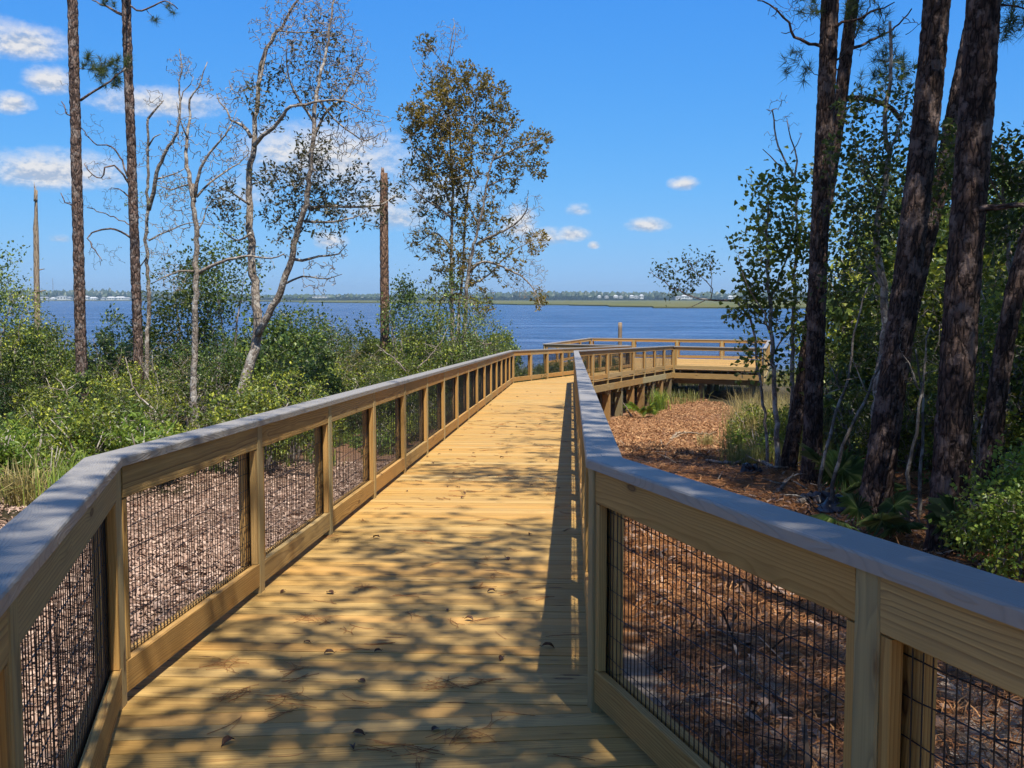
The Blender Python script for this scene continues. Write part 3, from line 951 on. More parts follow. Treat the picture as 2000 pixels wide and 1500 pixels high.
def pine_crown(t, top, h, rad, ntip, lower=.0, per=30, W=.0045):
    """whorled limbs with needle tufts round the upper stem"""
    axis = t.nodes[np.argsort(t.nodes[:, 2])]
    zt = top[2]
    k = 0
    for z in np.arange(zt - h, zt, .55):
        f = (z - (zt - h)) / h
        c = axis[np.argmin(np.abs(axis[:, 2] - z))]
        for j in range(R.choice((1, 2, 2))):
            a = k * 2.4 + R.uniform(-.5, .5); k += 1
            L = rad * (1 - f * .75) * R.uniform(.6, 1.1)
            e = c + np.array([math.cos(a) * L, math.sin(a) * L, L * R.uniform(.0, .45)])
            m = c + (e - c) * .5 - np.array([0, 0, .12 * L])
            t.limb([c, m, e], .05 * (1 - .6 * f), .012, 6, .35, .03, mbx=t.tw)
            n = max(4, int(ntip * L / rad))
            ss = NR.uniform(.3, 1.05, (n, 1))
            pts = c + (e - c) * ss + NR.normal(0, .28, (n, 3)) * (.3 + ss * L * .4) * np.array([1, 1, .6])
            i0 = len(t.tips); t.twigs(pts, .014, .005, .1, 4, 0, -.1)
            D = np.array(t.td[i0:]).reshape(-1, 3)
            if len(D): t.tufts(np.array(t.tips[i0:]), nrm(D + [0, 0, .4]), per, .2, W)


# ---------- snag on the far left
t = Tree('snag', 'bare weathered broken tree trunk ending in a splintered point on the far left', 'dead tree', rooted(40, 73, 700), M['snag'])
p = smooth_path(np.concatenate([[t.base - (0, 0, .3)], PP(40, [(73, 640), (71, 500), (70, 420), (71, 372)])]), .25)
th = np.arange(12) * 2 * pi / 12
dsp = np.zeros((len(p), 12)); dsp[-6:] = -np.linspace(0, .10, 6)[:, None] * (1 + np.sin(th * 2)[None]) * .6
dsp += NR.normal(0, .006, dsp.shape)
tube(t.w, p, np.linspace(.125, .09, len(p)), 12, .6, True, None, dsp)
for k in range(5):
    a = R.uniform(0, 6.28); b = p[-1] + np.array([math.cos(a), math.sin(a), 0]) * .06
    t.limb([b - (0, 0, .4), b, b + (R.uniform(-.02, .02), 0, R.uniform(.08, .34))], .05, .006, 5, .1, .004)
for k in range(6):
    i = R.randrange(6, len(p) - 6); a = R.uniform(0, 6.28); t.limb([p[i], p[i] + np.array([math.cos(a) * .3, math.sin(a) * .3, .06])], .03, .012, 5, .1, .003)
t.finish()


# ---------- the two straight pines on the left
def left_pine(label, d, x_pts, r0, r1, needled, bare, top_h):
    b = rooted(d, x_pts[0][0], x_pts[0][1])
    t = Tree('pine_tree', label, 'pine tree', b, M['pine_bark'], M['needle'])
    pts = PP(d, x_pts); top = pts[-1] + (pts[-1] - pts[-2]) / np.linalg.norm(pts[-1] - pts[-2]) * top_h
    pine_trunk(t, np.concatenate([[b - (0, 0, .3)], pts, [top]]), r0, r1, 22, .09, .030)
    for poly, dj, r, clumps in needled:
        q, _ = t.limb(PP(d, poly, dj), r, .015, 6, .15, .012, mbx=t.tw)
        for (x, y, rad, n) in clumps:
            i0 = len(t.tips); t.twigs(ball(d, x, y, rad, n, R.uniform(-.1, .2)), .012, .006, .12, 4)
            t.tufts(np.array(t.tips[i0:]), nrm(np.array(t.td[i0:]) + [0, 0, .5]), 40, .24, .0055)
    for poly, dj, r, clumps in bare:
        t.limb(PP(d, poly, dj), r, .012, 6, .12, .02, mbx=t.tw)
        for (x, y, rad, n) in clumps:
            t.twigs(ball(d, x, y, rad, n, R.uniform(-.3, .3)), .014, .005, .22, 4, 0, .1)
    pine_crown(t, top, 5.5, 2.6, 12)
    t.finish(); return t


left_pine('tall bare pine trunk standing leftmost of the two straight pines, green needled limb beside it', 28,
          [(163, 860), (161, 790), (156, 600), (150, 350), (145, 150), (140, -60)], .15, .115,
          [([(157, 196), (175, 185), (205, 165), (228, 150), (247, 133)], (0, -.2, -.3), .035, [(190, 128, 22, 14), (212, 150, 20, 12), (175, 118, 16, 8), (240, 118, 14, 8), (218, 128, 18, 10), (230, 160, 10, 5)])],
          [([(150, 225), (135, 225), (122, 200)], (0, .3), .022, [(118, 215, 14, 8), (130, 160, 16, 7)]),
           ([(148, 405), (130, 395), (118, 375)], (0, .3), .018, [(124, 385, 16, 8)])], 6.5)
left_pine('tall bare pine trunk, second of the two straight pines, curling dead twigs on its left', 31,
          [(274, 820), (270, 690), (263, 480), (255, 250), (249, 90), (245, -60)], .145, .115,
          [([(245, 32), (228, 24), (205, 12), (180, 0)], (0, .4), .05, [(215, 2, 16, 7)]),
           ([(249, 8), (275, 22), (300, 12), (322, 2), (348, 16)], (0, -.4), .03, [(302, 36, 9, 4), (340, 8, 20, 5)])],
          [([(253, 360), (240, 340), (225, 325), (205, 330), (198, 350), (180, 340), (168, 320)], (0, -.4, -.2), .035, [(190, 335, 28, 24), (225, 300, 26, 20)]),
           ([(249, 345), (230, 300), (215, 285), (190, 282), (170, 265), (160, 250)], (0, .5), .03, [(180, 245, 24, 20), (215, 270, 18, 12)]),
           ([(254, 385), (240, 375), (222, 365)], (0, .2), .03, [(215, 380, 20, 12)]),
           ([(256, 465), (235, 452), (190, 450), (172, 465), (185, 490), (200, 510)], (0, -.4), .035, [(195, 500, 30, 22), (225, 500, 25, 16), (230, 400, 30, 16)]),
           ([(256, 440), (220, 425), (190, 412), (170, 405)], (0, .4), .02, [(160, 395, 20, 14), (220, 390, 20, 12)])], 6.0)


# ---------- pale, nearly bare trees on the left
def bare_tree(label, d, base_xy, limbs, clumps, leafy, leaf=M['oak_leaf'], bark=M['grey_bark'], name='bare_tree', leaf_size=.075, cat='tree', up=.25, per=5):
    b = rooted(d, *base_xy)
    t = Tree(name, label, cat, b, bark, leaf)
    first = True
    for poly, dj, r0, r1 in limbs:
        p = PP(d, poly, dj)
        if first: p = np.concatenate([[b - (0, 0, .3)], p]); first = False
        t.limb(p, r0, r1, 12 if r0 > .06 else 7, .16, min(.018, r0 * .2))
    for (x, y, rad, n) in clumps:
        t.twigs(ball(d, x, y, rad, int(n * 4.2), R.uniform(-.5, .5)), .018, .0078, .12, 4, 0, up)
    for (x, y, rad, n, lt) in leafy:
        i0 = len(t.tips); t.twigs(ball(d, x, y, rad, int(n * (1.05 if n > 28 and leaf is M['olive_leaf'] else 1.5)), R.uniform(-.6, .6)), .018, .0058, .16, 4, 0, up)
        t.leaves_at(t.tips[i0:], t.td[i0:], per, leaf_size, .22, .05, .1, lt)
    t.finish(); return t


bare_tree('pale grey leafless tree with forked stems, between the second pine and the slim grey tree', 32, (287, 820),
          [([(287, 690), (290, 560), (286, 480), (288, 400), (290, 330), (288, 270), (289, 232)], (0, .2, 0), .078, .035),
           ([(290, 410), (300, 375), (308, 335), (325, 295), (345, 258), (352, 215), (350, 170), (356, 130), (352, 95)], (0, -.6, -.3), .07, .012),
           ([(289, 232), (300, 218), (320, 196)], (0, .2), .04, .014), ([(290, 285), (300, 268), (314, 262)], (0, -.2), .03, .012),
           ([(350, 215), (358, 180), (372, 165), (378, 150)], (0, .3), .025, .01), ([(290, 470), (330, 450), (372, 436), (420, 440)], (0, .5), .03, .01),
           ([(304, 350), (340, 340), (370, 325)], (0, .5), .03, .01), ([(288, 500), (275, 520), (255, 540)], (0, .3), .025, .008)],
          [(350, 130, 26, 22), (300, 190, 20, 10), (270, 300, 30, 16), (330, 300, 30, 16), (340, 370, 40, 24), (310, 470, 45, 26), (365, 130, 20, 10), (270, 410, 28, 14)],
          [(340, 380, 32, 10, (.4, 1)), (268, 390, 22, 8, (.6, 1)), (300, 520, 34, 12, (.3, .9))], M['bush_leaf'])
bare_tree('slim pale grey leafless tree with a straight trunk and reaching limbs, behind the railing cap', 25, (377, 900),
          [([(377, 835), (379, 700), (382, 560), (383, 470), (379, 400), (378, 360)], (0, 0), .085, .055),
           ([(379, 395), (368, 340), (364, 300), (366, 255), (372, 225), (371, 195), (388, 170), (398, 140), (404, 120)], (0, .3, .1), .06, .010),
           ([(380, 385), (388, 345), (402, 310), (420, 285), (438, 262), (452, 245)], (0, -.5), .05, .014),
           ([(384, 385), (410, 358), (440, 335), (465, 320), (486, 300)], (0, .5), .03, .01),
           ([(378, 360), (360, 362), (335, 370), (310, 362)], (0, .4), .025, .008),
           ([(386, 535), (410, 520), (445, 508), (490, 500), (530, 505), (555, 496)], (0, -.5), .045, .012),
           ([(380, 530), (350, 530), (325, 540), (300, 552)], (0, -.3), .03, .01),
           ([(383, 455), (398, 430), (404, 405), (420, 390)], (0, .3), .025, .008), ([(366, 270), (352, 235), (345, 200)], (0, -.3), .02, .008),
           ([(440, 262), (455, 235), (462, 215)], (0, .2), .015, .006)],
          [(400, 170, 24, 14), (455, 260, 32, 30), (430, 330, 40, 30), (345, 250, 26, 14), (380, 270, 40, 20), (470, 305, 26, 16), (340, 370, 36, 22), (350, 430, 40, 22), (420, 410, 34, 16), (340, 540, 30, 14)],
          [(345, 545, 30, 10, (.2, .7)), (520, 515, 24, 8, (.1, .5))], M['bush_leaf'])

# ---------- big forked oak-like tree
L6 = bare_tree('large crooked tree with a mottled pale trunk forking low, sparse dark leaves high up', 25.5, (482, 900),
          [([(480, 815), (474, 765), (486, 720), (500, 680), (503, 640), (499, 580), (494, 520), (488, 430), (487, 350), (494, 290), (500, 230), (505, 170), (514, 112), (530, 78), (558, 38), (590, -15)], (0, .2, .5, .3), .145, .025),
           ([(503, 655), (516, 628), (532, 600), (555, 555), (568, 505), (583, 445), (598, 395), (606, 330), (612, 270), (614, 210), (624, 150), (640, 80), (652, -5)], (0, -.3, -.8, -.6), .09, .02),
           ([(496, 285), (512, 266), (532, 250), (552, 226), (568, 208), (600, 203), (640, 196), (680, 200), (705, 215)], (0, -.8, -1.2), .055, .012),
           ([(490, 268), (474, 243), (452, 235), (443, 215), (428, 200), (422, 182)], (0, .6), .05, .010),
           ([(505, 170), (528, 80), (540, 60), (560, 62), (600, 64), (640, 62)], (0, .7), .035, .010),
           ([(602, 408), (640, 402), (690, 405), (740, 400), (775, 380)], (0, .7), .045, .010),
           ([(594, 432), (640, 434), (690, 425), (715, 415)], (0, -.6), .035, .010),
           ([(566, 505), (590, 508), (622, 500), (660, 496), (678, 478)], (0, .7), .04, .009),
           ([(612, 270), (640, 215), (668, 190), (690, 150), (708, 120)], (0, .9), .04, .009),
           ([(622, 195), (660, 240), (690, 262), (715, 275), (745, 260)], (0, -.5), .03, .008),
           ([(614, 240), (590, 205), (570, 170), (560, 120), (562, 80)], (0, -.9), .035, .008),
           ([(487, 400), (465, 385), (440, 370), (415, 380)], (0, -.6), .03, .008),
           ([(490, 455), (465, 470), (440, 455), (425, 440)], (0, .6), .03, .008),
           ([(555, 555), (590, 540), (640, 545), (668, 535)], (0, .6), .028, .008)],
          [(600, 60, 60, 60), (660, 90, 60, 70), (560, 90, 40, 30), (690, 120, 50, 40), (520, 60, 40, 20), (610, 30, 70, 40), (480, 160, 36, 16), (580, 150, 50, 30), (690, 180, 50, 60), (640, 150, 50, 50), (545, 30, 40, 25), (730, 250, 40, 34), (450, 190, 30, 20), (660, 490, 26, 16), (640, 290, 40, 30), (620, 540, 40, 20), (690, 270, 40, 26), (640, 20, 50, 40)],
          [(605, 345, 48, 80, (.0, .9)), (560, 365, 46, 70, (0, .7)), (650, 380, 50, 80, (0, .7)), (610, 290, 36, 46, (.1, 1)), (520, 345, 30, 26, (0, .7)), (700, 360, 44, 50, (0, .7)), (580, 420, 40, 44, (0, .6)), (440, 385, 34, 36, (0, .6)), (460, 420, 30, 22, (0, .6)), (640, 430, 40, 36, (0, .6)), (530, 420, 26, 18, (0, .6)),
           (530, 150, 30, 26, (0, .8)), (490, 190, 30, 22, (.1, 1)), (600, 110, 50, 34, (.3, 1)), (660, 120, 50, 34, (.3, 1)), (640, 210, 40, 34, (.1, .8)), (530, 230, 34, 22, (0, .7)), (600, 180, 30, 20, (.1, .9)), (630, 60, 50, 26, (.4, 1)), (720, 420, 30, 22, (0, .6)), (560, 470, 30, 18, (0, .6)), (770, 370, 26, 16, (0, .6))],
          M['oak_leaf'], M['grey_bark'], 'oak_tree', .11, 'tree', .25, 4)

# ---------- broken reddish pine stub
t = Tree('snag', 'reddish brown broken pine trunk without branches, left of the leafy olive tree', 'dead tree', rooted(40, 752, 760), M['red_snag'])
p = smooth_path(np.concatenate([[t.base - (0, 0, .3)], PP(40, [(752, 690), (751, 560), (750, 430), (750, 338)])]), .08)
r = np.linspace(.185, .15, len(p)); d_, g_ = pine_disp(p, r, 20, .02)
d_[-5:] -= np.linspace(0, .05, 5)[:, None] * (1 + np.sin(np.arange(20) * .9)[None])
tube(t.w, p, r, 20, g_, True, None, d_)
for k in range(7):
    a = R.uniform(0, 6.28); b = p[-1] + np.array([math.cos(a), math.sin(a), 0]) * .09
    t.limb([b - (0, 0, .3), b + (0, 0, R.uniform(.05, .25))], .05, .01, 5, .1, .004)
t.finish()

# ---------- the full olive-brown tree in the middle
D8 = 39
t = bare_tree('tall tree with olive brown foliage and white twigs, left of the far boardwalk bend', D8, (885, 800),
          [([(885, 700), (882, 600), (882, 520), (883, 430), (885, 350), (879, 270), (875, 205), (872, 150), (880, 95), (886, 50)], (0, .5, .2), .095, .015),
           ([(905, 700), (910, 600), (914, 540), (925, 480), (940, 420), (950, 360), (964, 310), (982, 272), (1000, 240)], (0, -.8, -1.3), .09, .015),
           ([(895, 700), (897, 600), (905, 520), (908, 430), (918, 340), (925, 250), (935, 180)], (.2, .8, 1.5), .065, .012),
           ([(963, 312), (990, 300), (1020, 285), (1050, 275), (1076, 262)], (0, -.8), .05, .010),
           ([(930, 478), (958, 462), (985, 450), (1012, 432), (1028, 410), (1030, 385)], (0, -1.2), .06, .010),
           ([(914, 535), (940, 512), (965, 515), (1000, 530), (1025, 545), (1050, 580), (1057, 600)], (0, -1.4), .055, .010),
           ([(912, 560), (950, 540), (990, 500), (1020, 480), (1050, 470)], (0, .9), .04, .009),
           ([(882, 425), (855, 405), (825, 385), (795, 352)], (0, -1.0), .05, .009), ([(882, 490), (850, 455), (815, 475), (790, 487)], (0, .9), .045, .009),
           ([(882, 400), (850, 340), (815, 300), (790, 250)], (0, 1.0), .045, .009), ([(876, 235), (845, 215), (815, 200), (788, 212)], (0, -.8), .035, .008),
           ([(876, 210), (840, 170), (815, 145), (800, 110)], (0, .6), .03, .007), ([(874, 150), (855, 110), (830, 90), (815, 85)], (0, -.5), .025, .007),
           ([(882, 110), (890, 60), (885, 35)], (0, .3), .02, .006), ([(935, 440), (915, 400), (900, 360), (895, 320)], (0, 1), .04, .01),
           ([(950, 365), (985, 350), (1020, 350)], (0, .8), .04, .01), ([(925, 250), (960, 220), (990, 190)], (0, .8), .04, .01)],
          [(880, 70, 34, 26), (840, 120, 36, 28), (1000, 440, 50, 40), (1030, 540, 45, 46), (820, 470, 40, 28), (1040, 470, 30, 16), (880, 280, 80, 40), (850, 420, 50, 40), (940, 400, 50, 40), (800, 360, 36, 26), (1040, 400, 30, 16)],
          [(850, 215, 52, 120, (.2, 1)), (885, 190, 40, 80, (.2, 1)), (830, 260, 46, 90, (.3, 1)), (880, 290, 50, 120, (.3, 1)), (900, 240, 44, 70, (.2, 1)), (860, 330, 46, 100, (.2, 1)), (905, 340, 36, 60, (.3, 1)), (935, 160, 32, 50, (.2, .9)), (960, 200, 44, 80, (.0, .8)), (985, 230, 34, 50, (0, .7)), (950, 270, 46, 80, (.0, .8)), (1020, 300, 34, 46, (0, .7)), (1055, 275, 26, 40, (.1, .8)), (985, 345, 36, 60, (.2, .9)), (815, 335, 34, 50, (.3, 1)), (800, 230, 28, 34, (0, .8)), (850, 150, 28, 34, (.1, .9)), (830, 90, 20, 18, (0, .5)), (880, 390, 40, 60, (0, .6)), (840, 400, 36, 40, (0, .6)), (910, 430, 40, 50, (.1, .9)), (950, 410, 30, 24, (.2, .9)), (830, 470, 36, 24, (0, .6)), (880, 500, 40, 60, (0, .7)), (920, 520, 36, 44, (.3, 1)), (870, 560, 40, 50, (0, .7)), (930, 580, 40, 40, (.2, .9)), (990, 520, 40, 26, (.1, .8)), (1052, 580, 22, 12, (.3, .9)), (1045, 470, 26, 20, (.6, 1)), (975, 460, 40, 26, (.1, .8)), (900, 140, 26, 20, (.2, 1)), (1050, 330, 20, 14, (0, .7))],
          M['olive_leaf'], M['grey_bark'], 'olive_brown_tree', .15, 'tree', .2, 8)

# ---------- right-hand pines
def right_pine(label, d, x_pts, dj, r0, r1, ext, crown_h=6, crown_r=3.6, n=44, name='pine_tree'):
    b = rooted(d, *x_pts[0])
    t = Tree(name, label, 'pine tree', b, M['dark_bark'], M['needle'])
    pts = PP(d, x_pts, dj); pts[0] = b
    top = pts[-1] + np.array([-.11 * ext, 0, ext])
    pine_trunk(t, np.concatenate([[b - (0, 0, .25)], pts, [top]]), r0 * .93, r1 * .93, n, .04, .019)
    return t, top


t, top = right_pine('dark pine trunk standing straight, leftmost of the right-hand pines, in front of the leaning one', 16.3, [(1585, 935), (1592, 700), (1601, 450), (1613, 200), (1622, -30)], (0, 0), .15, .125, 9)
for poly, dj, r in (([(1612, 95), (1580, 84), (1555, 70), (1530, 35), (1505, 12), (1478, 2)], (0, -.6), .03), ([(1610, 60), (1650, 45), (1700, 25), (1745, 5)], (0, -.5), .03), ([(1606, 135), (1640, 110), (1680, 50), (1700, 0)], (0, .6), .02)):
    t.limb(PP(16.3, poly, dj), r, .008, 6, .1, .015, mbx=t.tw)
t.twigs(np.concatenate([ball(16, 1530, 30, 40, 22), ball(16, 1570, 60, 30, 12), ball(16, 1690, 60, 50, 20)]), .012, .004, .18)
for (x, y, rad, nn) in ((1580, 8, 26, 12), (1700, 30, 40, 16), (1730, 90, 36, 14), (1660, 10, 24, 8)):
    i0 = len(t.tips); t.twigs(ball(16.2, x, y, rad, nn), .012, .005, .12); t.tufts(t.tips[i0:], nrm(np.array(t.td[i0:]) + [0, 0, .4]), 34, .2, .004)
pine_crown(t, top, 6.5, 4.2, 20, 0, 32, .007); t.finish()

t, top = right_pine('dark pine leaning right behind the leftmost right-hand pine, one crooked limb high up', 17.6, [(1540, 915), (1562, 780), (1585, 620), (1605, 450), (1628, 300), (1645, 170), (1656, 80), (1668, -20)], (0, 0), .125, .085, 9, n=36)
t.limb(PP(17.6, [(1643, 196), (1680, 192), (1715, 200), (1742, 212), (1758, 235)], (0, .2)), .05, .04, 8, .1, .01)
t.limb(PP(17.6, [(1650, 100), (1700, 80), (1740, 60), (1780, 20)], (0, .5)), .03, .01, 6, .1, .01)
for (x, y, rad, nn) in ((1555, 130, 36, 12), (1700, 165, 40, 14), (1745, 130, 40, 16), (1770, 150, 34, 12)):
    i0 = len(t.tips); t.twigs(ball(17.6, x, y, rad, nn), .014, .005, .12); t.tufts(t.tips[i0:], nrm(np.array(t.td[i0:]) + [0, 0, .4]), 32, .2, .0042)
pine_crown(t, top, 5, 2.8, 13); t.finish()

t, top = right_pine('thick dark pine leaning right, middle of the right-hand pines, wide foot in shade', 12.5, [(1708, 1005), (1733, 820), (1764, 600), (1795, 350), (1814, 180), (1832, -30)], (0, 0), .178, .135, 9)
t.limb(PP(12.5, [(1826, 80), (1842, 54), (1855, 52)], (0, 0)), .03, .012, 6, .1, .01)
for (x, y, rad, nn) in ((1780, 40, 30, 6),):
    i0 = len(t.tips); t.twigs(ball(12.5, x, y, rad, nn), .012, .005, .12)
pine_crown(t, top, 6, 3.6, 12, 0, 32, .007); t.finish()

t, top = right_pine('sunlit-sided pine leaning right, crossing behind the two thickest right-hand trunks', 15.5, [(1716, 950), (1752, 740), (1790, 560), (1815, 455), (1846, 315), (1866, 205), (1888, 100), (1912, -30)], (0, 0), .125, .105, 8, n=36)
pine_crown(t, top, 5, 2.8, 13); t.finish()

t, top = right_pine('thickest pine trunk with scaly red brown bark, sun on its right edge', 10.0, [(1850, 1075), (1862, 850), (1874, 650), (1892, 400), (1908, 200), (1922, -30)], (0, 0), .178, .13, 9, n=56)
t.limb(PP(10, [(1890, 410), (1920, 408), (1955, 405), (2010, 398)], (0, -.5)), .035, .02, 7, .1, .01)
for (x, y, rad, nn) in ((1985, 50, 30, 10), (1960, 15, 30, 8), (2020, 20, 40, 8)):
    i0 = len(t.tips); t.twigs(ball(10.6, x, y, rad, nn), .012, .004, .12); t.tufts(t.tips[i0:], nrm(np.array(t.td[i0:]) + [0, 0, .4]), 30, .19, .0032)
pine_crown(t, top, 6, 3.6, 12, 0, 32, .007); t.finish()

t, top = right_pine('dark slanting pine at the right edge of the picture, leaning away to the right', 10.8, [(1912, 1060), (1935, 880), (1955, 720), (1985, 560), (2030, 400), (2080, 200)], (0, 0), .105, .08, 6, n=34)
pine_crown(t, top, 4, 2.4, 10); t.finish()

# pines and an oak just outside the picture on the right, whose shade falls on the walk
def shade_pine(x, y, h, r, cr, ntip, ch):
    b = np.array([x, y, float(zg(x, y))])
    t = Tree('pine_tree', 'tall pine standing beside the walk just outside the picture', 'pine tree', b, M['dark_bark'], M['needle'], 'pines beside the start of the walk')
    top = b + np.array([R.uniform(-.3, .3), R.uniform(-.3, .3), h])
    pine_trunk(t, [b - (0, 0, .2), b + (top - b) * .5, top], r, .06, 20, .15, .02)
    pine_crown(t, top, ch, cr, ntip, 0, 34, .009); t.finish()


for a in ((2.5, -1.6, 13.5, .2, 2.7, 16, 6.5), (3.6, 3.0, 15, .22, 2.6, 9, 5), (6.6, 5.0, 15, .22, 3.4, 17, 7.5), (8.8, 8.6, 15, .22, 3.6, 17, 8), (9.8, 13.2, 15, .2, 3.4, 17, 8), (2.4, -6.0, 12, .18, 2.6, 12, 6), (-2.6, -5.5, 11, .17, 2.2, 10, 4.5)):
    shade_pine(*a)


def shade_oak(label, x, y, h0, crown, rad, nclump, seed):
    """broad-leaved tree beside the walk: trunk, limbs and clumped leaves"""
    b = np.array([x, y, float(zg(x, y))]); c = np.asarray(crown, float)
    t = Tree('oak_tree', label, 'tree', b, M['grey_bark'], M['oak_leaf'])
    t.limb([b - (0, 0, .2), b + (0, 0, h0 * .6), np.array([x, y, h0]) * [1, 1, 1], c], .16, .04, 12, .3, .03)
    rs = np.random.RandomState(seed)
    cl = nrm(rs.normal(size=(nclump, 3))) * rs.uniform(.25, 1, (nclump, 1)) ** .5 * [rad, rad, rad * .5] + c
    pts = (cl[:, None] + rs.normal(0, .42, (nclump, 9, 3)) * [1, 1, .6]).reshape(-1, 3)
    t.twigs(cl, .05, .015, .1, 5); t.twigs(pts, .012, .004, .15, 4)
    i0 = nclump
    t.leaves_at(t.tips[i0:], t.td[i0:], 13, .15, .3, .2, .5)
    t.finish()


shade_oak('oak beside the start of the walk, its limbs reaching over the near deck', 3.2, -1.0, 5.5, (1.9, -1.8, 9.6), 2.4, 68, 1)
shade_oak('oak just outside the picture whose crown shades the deck behind the first bend', 4.2, 2.2, 6, (2.2, 1.8, 10.8), 2.5, 24, 2)
shade_oak('oak at the right outside the picture, crown high above the second railing bays', 5.2, 6.2, 6.5, (2.9, 7.4, 11.6), 2.3, 13, 3)
shade_oak('oak behind the pines on the right that keeps their trunks in the shade', 8.2, 6.0, 6.5, (7.2, 5.4, 10.5), 3.2, 78, 4)
shade_oak('oak at the right outside the picture shading the foot of the thickest pine', 10.2, 9.4, 6.5, (7.9, 9.4, 10.4), 3.1, 74, 5)
shade_oak('oak at the right outside the picture shading the leftmost pines', 10.0, 13.4, 7, (7.2, 13.6, 11.4), 3.2, 74, 6)
shade_oak('oak at the right outside the picture shading the litter by the near railing', 6.4, .4, 5.5, (4.7, .5, 9.2), 2.5, 56, 7)
# ------------------------------------------------------------------ saplings under the right-hand pines
def sapling(label, d, base_x, limbs, leafy, bare=(), leaf=M['maple_leaf'], bark=M['twig'], L=.10, W=.42, per=6, name='sapling', r=.035, up=.2):
    b = rooted(d, base_x, 900)
    t = Tree(name, label, 'sapling', b, bark, leaf)
    for i, (poly, dj, r0, r1) in enumerate(limbs):
        p = PP(d, poly, dj)
        if i == 0: p = np.concatenate([[b - (0, 0, .15)], p])
        t.limb(p, r0, r1, 8, .14, .012)
    for (x, y, rad, n) in bare:
        t.twigs(ball(d, x, y, rad, n, R.uniform(-.3, .3)), .012, .004, .2, 4, 0, up)
    for (x, y, rad, n, lt) in leafy:
        i0 = len(t.tips); t.twigs(ball(d, x, y, rad, n, R.uniform(-.5, .5)), .012, .004, .15, 4, 0, .1)
        t.leaves_at(t.tips[i0:], t.td[i0:], per, L, W, .09, .35, lt)
    t.finish('foliage'); return t


sapling('slender young tree with dark lobed leaves overhanging the far platform, left of the pines', 17.5, 1520,
        [([(1518, 880), (1512, 760), (1508, 660), (1500, 560), (1498, 470), (1500, 400)], (0, 0), .05, .018),
         ([(1508, 660), (1485, 600), (1460, 560), (1440, 500)], (0, -.5), .018, .006), ([(1503, 590), (1530, 520), (1550, 440), (1545, 380)], (0, .5), .02, .006),
         ([(1512, 720), (1490, 700), (1460, 690)], (0, -.4), .012, .005), ([(1512, 690), (1545, 640), (1560, 600)], (0, .4), .014, .005)],
        [(1470, 480, 42, 34, (0, .7)), (1490, 430, 30, 22, (.6, 1)), (1520, 400, 44, 40, (0, .6)), (1545, 350, 36, 28, (0, .5)), (1460, 560, 36, 30, (0, .7)), (1500, 540, 44, 44, (0, .6)), (1450, 610, 28, 26, (0, .6)), (1490, 600, 36, 30, (0, .5)), (1530, 470, 50, 50, (0, .6)), (1470, 680, 28, 14, (0, .7)), (1550, 560, 44, 40, (0, .5)), (1540, 640, 40, 34, (0, .5)), (1460, 720, 26, 9, (0, .7)), (1570, 480, 40, 36, (0, .5)), (1485, 365, 30, 16, (0, .6)), (1535, 720, 36, 18, (0, .5))], L=.10, W=.38, per=5)
sapling('thin drooping branch tree with small dark leaves reaching left over the water view', 18.5, 1500,
        [([(1498, 860), (1480, 720), (1462, 620), (1440, 588)], (0, 0), .03, .02), ([(1440, 588), (1400, 588), (1370, 584), (1340, 574), (1310, 560), (1285, 540), (1272, 530)], (0, .3), .02, .005),
         ([(1388, 587), (1390, 565), (1375, 545), (1355, 528), (1345, 510)], (0, -.2), .010, .004), ([(1378, 586), (1350, 600), (1340, 602)], (0, .1), .008, .003), ([(1388, 572), (1392, 545), (1388, 515), (1390, 500)], (0, .2), .007, .003)],
        [(1345, 545, 26, 24, (0, .4)), (1300, 530, 22, 16, (0, .4)), (1385, 515, 20, 14, (0, .4)), (1350, 515, 22, 14, (0, .4)), (1320, 565, 18, 10, (0, .4))], (), M['dark_leaf'], L=.07, W=.3, per=6)
sapling('dead grey sapling with bare upright twigs above the dark lobed leaves', 18.2, 1545,
        [([(1545, 860), (1550, 600), (1556, 420), (1552, 345), (1535, 320), (1515, 270), (1508, 215)], (0, 0), .05, .012), ([(1552, 345), (1558, 315), (1545, 270), (1538, 235)], (0, .2), .018, .007), ([(1530, 330), (1505, 305), (1490, 290)], (0, -.2), .014, .006), ([(1545, 300), (1560, 280), (1566, 260)], (0, .2), .010, .004)],
        [], [(1515, 200, 26, 12), (1535, 220, 20, 10), (1500, 270, 20, 8), (1555, 250, 18, 6)])
sapling('crooked pale barked tree standing behind the middle pine, curling trunk in a patch of sun', 15.2, 1706,
        [([(1706, 960), (1712, 820), (1716, 740), (1730, 640), (1724, 560), (1712, 480), (1720, 400), (1735, 320), (1728, 230), (1742, 140), (1738, 40)], (0, 0), .085, .02), ([(1724, 560), (1690, 520), (1660, 440)], (0, .5), .02, .006), ([(1722, 390), (1690, 340), (1670, 270)], (0, .5), .02, .006), ([(1735, 300), (1760, 240), (1775, 180)], (0, -.5), .02, .006)],
        [(1680, 250, 34, 17, (0, .6)), (1690, 310, 42, 31, (0, .7)), (1740, 260, 37, 21, (0, .6)), (1660, 210, 25, 8, (.2, 1)), (1720, 340, 42, 31, (0, .5)), (1650, 380, 37, 24, (0, .6)), (1700, 420, 51, 36, (0, .5)), (1760, 330, 42, 25, (0, .5)), (1670, 480, 42, 31, (0, .5)), (1660, 230, 22, 8, (.5, 1)), (1680, 540, 51, 36, (0, .6)), (1740, 440, 42, 31, (0, .5)), (1650, 300, 34, 24, (0, .6)), (1780, 250, 42, 28, (0, .5)), (1800, 420, 42, 28, (0, .5)), (1700, 200, 37, 21, (0, .5)), (1650, 560, 37, 25, (0, .6)), (1760, 180, 34, 17, (0, .5))], (), M['dark_leaf'], M['grey_bark'], .085, .32, 6, 'crooked_tree')
